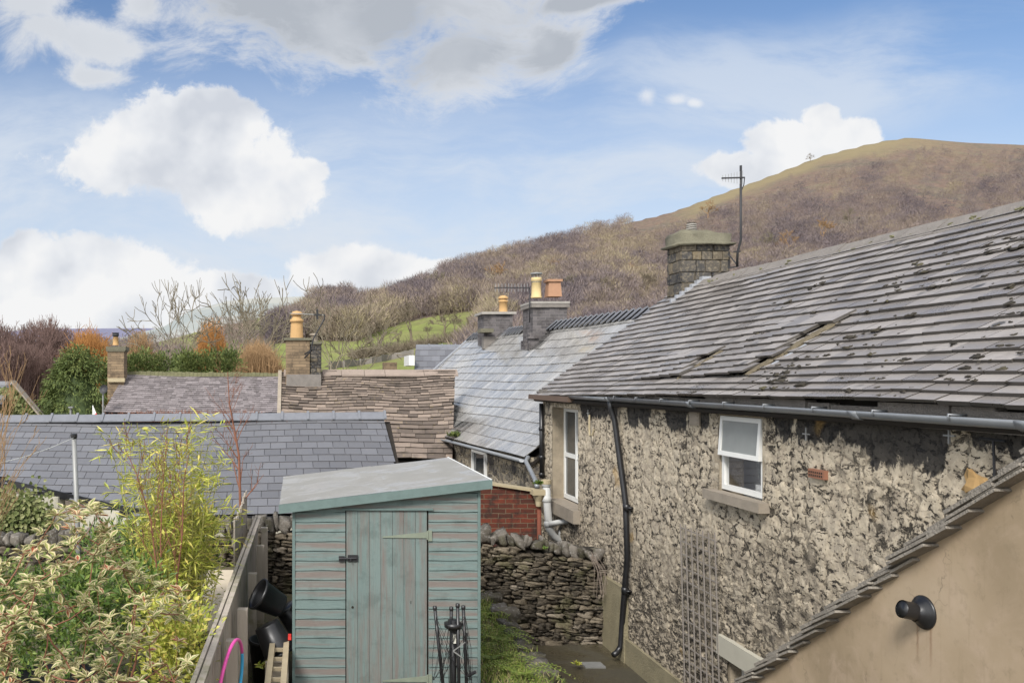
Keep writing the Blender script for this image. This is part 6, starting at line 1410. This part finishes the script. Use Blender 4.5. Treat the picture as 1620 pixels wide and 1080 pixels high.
YT = [(-30, 905), (0, 890), (30, 872), (60, 858), (90, 808), (110, 796), (150, 798), (175, 850), (200, 890), (235, 915), (265, 925), (300, 940), (335, 968), (350, 1000)]
def top_y(x): return float(np.interp(x, [a for a, _ in YT], [c for _, c in YT]))
def vshrub(base, rngx, n, Y, label, seed):
    g = random.Random(seed); tips = []
    for _ in range(n):
        px = g.uniform(*rngx); ty = top_y(px); py = ty + (1110 - ty) * g.random() ** 1.15; yy = Y + g.uniform(-.5, .6); tips.append(P(px, py, yy))
    for (px, py) in [(x, top_y(x) + 4) for x in range(int(rngx[0]), int(rngx[1]), 16)]: tips.append(P(px, py, Y + g.uniform(-.2, .3)))
    root = empty('variegated_shrub', base, label, 'shrub'); sk = skeleton([base, base + V((.06, .05, 0)), base + V((-.07, .02, 0))], tips, g, .035); b = MB(); stems(b, sk, .0017, .42, 5); b.build('stems', M['stem_red'], root, True)
    b = MB()
    for t in tips:
        for w_ in range(g.choice((1, 2, 2, 3))):
            c = t + V((g.gauss(0, .02), g.gauss(0, .02), -.035 * w_)); red = g.random() < .07
            for i in range(g.randint(5, 8)):
                az = g.uniform(0, 6.283); el = g.uniform(-.25, .75) - .15 * w_; d = V((math.cos(az) * math.cos(el), math.sin(az) * math.cos(el), math.sin(el))); var_leaf(b, c, d, V((g.gauss(0, .3), g.gauss(0, .3), 1)), g.uniform(.055, .088), g.uniform(.022, .034), .92 + .08 * g.random() if (red or g.random() < .04) else g.random() * .8)
    b.build('leaves', M['leaf_var'], root)
vshrub(V((P(95, 0, 5.).x, 5.0, -2.62)), (-40, 175), 84, 5.0, 'cream-edged variegated shrub filling the lower left corner', 1)
vshrub(V((P(215, 0, 5.3).x, 5.3, -2.62)), (150, 292), 60, 5.3, 'second cream-edged variegated shrub nearer the fence', 2)
# bamboo
BB = empty('bamboo', (P(272, 0, 8.2).x, 8.2, -2.6), 'yellow-green bamboo clump arching in front of the blue slate roof', 'bamboo')
b = MB(); lf = MB()
for i in range(52):
    g = rng; bx = g.uniform(235, 315); Y = g.uniform(7.7, 8.7); base = P(bx, 0, Y); base.z = -2.62; tx = bx + g.gauss((bx - 275) * .7, 26); ty = g.uniform(640, 800) + abs(tx - 285) * .35; tip = P(tx, ty, Y + g.uniform(-.3, .3)); bow = V((g.gauss(0, .05), g.gauss(0, .05), 0)); pts = [base.lerp(tip, u) + V(((tip.x - base.x) * (u * u - u) * .5, 0, 0)) + bow * math.sin(3.14 * u) for u in np.linspace(0, 1, 9)]
    b.tube(pts, [.0085 * (1 - .75 * u) for u in np.linspace(0, 1, 9)], 5, False)
    for k in range(22):
        u = g.uniform(.30, 1.) ; j = min(7, int(u * 8)); q = pts[j].lerp(pts[j + 1], u * 8 - j); d = V((g.gauss(0, 1), g.gauss(0, .8), g.uniform(-.2, .9))).normalized(); L = g.uniform(.08, .22); q1 = q + d * L; b.tube([q, q1], [.0025, .0015], 3, False)
        for m_ in range(g.randint(3, 5)):
            ld = (d * .6 + V((g.gauss(0, .7), g.gauss(0, .6), g.uniform(-.7, .35)))).normalized(); leaf_quad(lf, q.lerp(q1, g.uniform(.4, 1)), ld, V((g.gauss(0, .5), g.gauss(0, .5), 1)), g.uniform(.08, .15), g.uniform(.013, .021), g.random(), .15)
b.build('canes', M['stem_green'], BB, True); lf.build('leaves', M['leaf_bamboo'], BB)
# bare reddish shrub in front of the bamboo
def twiggy(name, base, tips, r, m, label, cat, k=.5, extra=0, seed=1, leaf=None):
    g = random.Random(seed); root = empty(name, base, label, cat); sk = skeleton([base], tips, g, .1); b = MB(); stems(b, sk, r, k, 5)
    nodes = sk[0]
    for _ in range(extra):
        i = g.randrange(len(nodes) // 4, len(nodes)); p = nodes[i]; d = V((g.gauss(0, 1), g.gauss(0, 1), g.uniform(0, 1.6))).normalized(); L = g.uniform(.06, .25); p1 = p + d * L; b.tube([p, p + d * L * .5 + V((g.gauss(0, .01), 0, 0)), p1], [r * .9, r * .7, r * .4], 3, False)
    b.build('stems', m, root, True)
    if leaf:
        lf = MB()
        for _ in range(leaf[0]):
            p = nodes[g.randrange(len(nodes) // 3, len(nodes))] + V((g.gauss(0, .03), g.gauss(0, .03), g.gauss(0, .03))); leaf_quad(lf, p, V((g.gauss(0, 1), g.gauss(0, 1), g.uniform(-.3, .9))).normalized(), V((g.gauss(0, .4), g.gauss(0, .4), 1)), leaf[1] * g.uniform(.6, 1.3), leaf[2] * g.uniform(.7, 1.3), g.random())
        lf.build('leaves', leaf[3], root)
    return root
def sapling(name, mains, m, label, cat, seed, r0=.012, nb=16, bl=.45, tw=4, spread=.75, leaf=None):
    """mains: list of polylines (world points, base first); side branches leave at acute angles and fork into twigs"""
    g = random.Random(seed); root = empty(name, mains[0][0], label, cat); b = MB(); ends = []
    def at(pl, u):
        k = u * (len(pl) - 1); i = min(len(pl) - 2, int(k)); return pl[i].lerp(pl[i + 1], k - i), (pl[i + 1] - pl[i]).normalized()
    def limb(p, d, L, r, lev):
        pts = [p]; dd = d.copy(); n = 5
        for i in range(n): dd = (dd + V((g.gauss(0, .09), g.gauss(0, .09), .07 + g.gauss(0, .06)))).normalized(); p = p + dd * L / n; pts.append(p)
        b.tube(pts, [max(.0016, r * (1 - .75 * i / n)) for i in range(n + 1)], 5 if lev == 0 else 3, False, g.random()); ends.append(pts[-1]); ends.append(pts[3])
        if lev < 2:
            for _ in range(tw):
                q, qd = at(pts, g.uniform(.25, .98)); a = V((g.gauss(0, 1), g.gauss(0, 1), g.gauss(0, .5))).normalized(); limb(q, (qd + a * spread * .8).normalized(), L * g.uniform(.3, .6), r * .55, lev + 1)
    for pl in mains:
        pl = [V(p) for p in pl]; n = len(pl); sc = (pl[-1] - pl[0]).length
        b.tube(pl, [r0 * (1 - .82 * i / (n - 1)) for i in range(n)], 7, False)
        for k in range(nb):
            u = .3 + .68 * (k + g.random()) / nb; q, qd = at(pl, u); az = g.uniform(0, 6.28); a = V((math.cos(az), math.sin(az) * .7, .1)); limb(q, (qd + a * spread).normalized(), bl * (1.15 - .75 * u) * g.uniform(.7, 1.3), r0 * (1.05 - u) * .6, 0)
    b.build('stems', m, root, True)
    if leaf:
        lf = MB()
        for _ in range(leaf[0]): p = g.choice(ends) + V((g.gauss(0, .02), g.gauss(0, .02), g.gauss(0, .02))); leaf_quad(lf, p, V((g.gauss(0, 1), g.gauss(0, 1), g.uniform(-.3, .9))).normalized(), V((g.gauss(0, .4), g.gauss(0, .4), 1)), leaf[1] * g.uniform(.6, 1.3), leaf[2] * g.uniform(.7, 1.3), g.random())
        lf.build('leaves', leaf[3], root)
    return root
g = rng
def gp(x, Y, z=-2.62): return V(((x - PX) / F * Y, Y, z))
sapling('red_stemmed_shrub', [[gp(262, 7.2), P(258, 960, 7.2), P(254, 860, 7.2), P(257, 780, 7.2), P(262, 712, 7.2)], [gp(266, 7.2), P(276, 950, 7.1), P(288, 850, 7.1), P(291, 760, 7.0), P(300, 712, 7.0)],
        [gp(260, 7.2), P(252, 930, 7.3), P(238, 820, 7.3), P(216, 750, 7.4), P(196, 705, 7.4)]], M['stem_red'], 'nearly leafless red-brown shrub standing in front of the bamboo', 'shrub', 3, .011, 11, .42, 3, .55, (300, .035, .014, M['leaf_bamboo']))
sapling('young_tree', [[gp(386, 11.3), P(383, 860, 11.3), P(380, 790, 11.3), P(378, 720, 11.3), P(371, 680, 11.3), P(363, 640, 11.3), P(360, 588, 11.3)]], M['stem_red'], 'slim leafless young tree rising behind the fence palings', 'tree', 4, .026, 18, .62, 3, .85)
mains = []
for i in range(26):
    x0, x1, Y = g.uniform(-90, -30), g.gauss(5, 28), 6.3 + g.uniform(-.4, .4); yt = g.uniform(560, 740); mains.append([gp(-70 + g.uniform(-15, 15), 6.3), P(x0, 950, Y), P((x0 * 1.2 + x1) / 2.2, (950 + yt) / 2, Y), P(x1, yt, Y)])
sapling('twiggy_bush', mains, M['twig_tan'], 'bare tan bush of fine arching twigs at the left edge', 'bush', 5, .0055, 5, .42, 2, .5)
def leafy(name, pxr, pyr, Yr, n, L, W, m, label, cat, seed, ground=-2.62, cl=40):
    g = random.Random(seed); cs = [(g.uniform(*pxr), g.uniform(*pyr), g.uniform(*Yr)) for _ in range(cl)]; tips = [P(*c) for c in cs]; base = V((sum(t.x for t in tips) / cl, sum(t.y for t in tips) / cl, ground)); root = empty(name, base, label, cat)
    sk = skeleton([base, base + V((.25, 0, 0)), base - V((.25, 0, 0))], tips, g, .05); b = MB(); stems(b, sk, .0018, .45, 4); b.build('stems', M['stem_green'], root)
    lf = MB()
    for _ in range(n):
        t = g.choice(tips); o = V((g.gauss(0, 1), g.gauss(0, 1), g.gauss(0, 1))) * .085; leaf_quad(lf, t + o, (o * 8 + V((g.gauss(0, .5), g.gauss(0, .5), .5))).normalized(), V((g.gauss(0, .4), g.gauss(0, .4) - .4, 1)), L * g.uniform(.6, 1.3), W * g.uniform(.7, 1.3), g.random())
    lf.build('leaves', m, root)
leafy('green_shrub', (130, 330), (835, 900), (8.9, 9.8), 3000, .09, .02, M['leaf_green'], 'band of grassy green foliage behind the variegated shrubs', 'shrub', 6, cl=60)
leafy('green_shrub', (-30, 150), (905, 1080), (6.0, 6.9), 3600, .055, .024, M['leaf_green'], 'dark leafy shrub filling the gaps behind the cream-edged leaves at far left', 'shrub', 16, cl=80)
leafy('green_shrub', (120, 260), (900, 1010), (6.6, 7.4), 2800, .055, .022, M['leaf_green'], 'dark green shrub between the variegated shrubs', 'shrub', 7, cl=60)
leafy('yellow_green_shrub', (240, 305), (960, 1075), (6.2, 6.9), 2600, .05, .024, M['leaf_bamboo'], 'yellow-green leafy shrub beside the low fence', 'shrub', 8, cl=50)
leafy('green_shrub', (290, 330), (830, 940), (8.6, 9.4), 1500, .07, .018, M['leaf_bamboo'], 'yellowish foliage against the paving by the palings', 'shrub', 9, cl=34)
b = MB(); b.lathe((P(80, 0, 6.0).x, 6.0, -2.62), (0, 0, 1), [(0, 0), (.22, 0), (.3, .5), (.31, .5), (.31, .54), (.28, .54), (.26, .48), (0, .46)], 24); b.build('planter', M['black'], None, True, label='dark plant tub hidden under the variegated shrub', cat='plant pot')
mb = MB()
for _ in range(6500):
    x = rng.uniform(-4.2, -.75); y = rng.uniform(4.2, 11.9)
    if x > -1.25 and y > 8.7: continue
    leaf_quad(mb, V((x, y, -2.615)), V((rng.gauss(0, .8), rng.gauss(0, .8), rng.uniform(.2, 1))).normalized(), V((0, 0, 1)), rng.uniform(.05, .14), rng.uniform(.012, .035), rng.random())
mb.build('ground_cover', M['leaf_green'], kind='stuff')
# grasses and ferns on the terrace
mb = MB()
for _ in range(5200):
    x = rng.uniform(1.72, 2.60); y = rng.uniform(8.2, 11.9)
    if x > 2.4 and y < 9.4 and rng.random() < .6: continue
    d = V((rng.gauss(0, .5), rng.gauss(0, .5) - .15, 1)).normalized(); leaf_quad(mb, V((x, y, -3.0)), d, V((rng.gauss(0, 1), 1, 0)), rng.uniform(.04, .13), .009, rng.random(), .1)
for _ in range(900):
    x = rng.uniform(-.5, -.06); y = rng.uniform(6, 8.6); leaf_quad(mb, V((x, y, -3.0)), V((rng.gauss(0, .5), rng.gauss(0, .5), 1)).normalized(), V((1, 0, 0)), .06, .01, rng.random(), .1)
mb.build('grass', M['grass'], kind='stuff')
for k, (x, y, s) in enumerate(((2.05, 9.1, .5), (2.3, 9.75, .42), (2.0, 10.3, .42), (2.25, 8.6, .48), (2.4, 10.8, .32))):
    mb = MB(); c = V((x, y, -2.98))
    for i in range(15):
        az = i * .42 + rng.uniform(-.15, .15); d = V((math.cos(az), math.sin(az), 0)); L = s * rng.uniform(.75, 1.1); pts = [c + d * L * u + V((0, 0, L * (.85 * u - .75 * u * u))) for u in np.linspace(0, 1, 12)]; mb.tube(pts[::2], .0025, 3, False, .1)
        for j in range(1, 12):
            sd = d.cross(V((0, 0, 1))); wl = .085 * s / .4 * (1 - j / 12.5) ** .7
            for sg in (-1, 1): leaf_quad(mb, pts[j], (sd * sg + d * .35).normalized(), V((0, 0, 1)), wl, .016, rng.random(), .05)
    lab = ('broad fern at the front of the terrace by the shed', 'fern beside the kerb stones, second row', 'fern tucked beside the shed corner', 'large fern drooping over the front kerb stones', 'small fern near the dry stone wall')[k]
    mb.build('fern', M['fern'], label=lab, cat='fern', group='ferns on the terrace above the yard')
def weed(p, n, s, m, label):
    mb = MB()
    for _ in range(n): leaf_quad(mb, V(p) + V((rng.gauss(0, s * .3), rng.gauss(0, s * .3), 0)), V((rng.gauss(0, 1), rng.gauss(0, 1) - .4, rng.uniform(.2, 1.4))).normalized(), V((0, -.3, 1)), s * rng.uniform(.5, 1), s * .35, rng.random())
    mb.build('weed', m, label=label, cat='weed')
weed(P(912, 1050, 10.95) + V((0, 0, 0)), 40, .07, M['leaf_bamboo'], 'bright green weed growing in the wet yard floor')
weed(P(852, 766, 13.1), 50, .10, M['leaf_green'], 'small plant sprouting from the cream rain hopper'); weed(P(862, 868, 11.95), 30, .06, M['leaf_green'], 'little green fern on the coping of the dry stone wall')
weed(P(420, 1055, 7.9), 30, .09, M['leaf_bamboo'], 'green seedling on the ground between fence and shed'); weed(P(720, 690, 19.4), 160, .16, M['leaf_ever'], 'dark moss hanging under the corner of the brown tiled roof')
mb = MB()
for _ in range(10): c = V((4.12 + rng.gauss(0, .03), 11.9, -2.45 + rng.uniform(-.05, .05))); mb.tube([c, c + V((rng.gauss(.05, .05), -.08, -.2)), c + V((rng.gauss(.08, .08), -.14, -.55))], .003, 3, False, rng.random())
mb.build('dry_grass', M['ridge_brown'], label='strands of dry grass hanging in the corner of yard wall and house', cat='dry grass')
for o in bpy.data.objects:
    if '_w' in o: del o['_w']
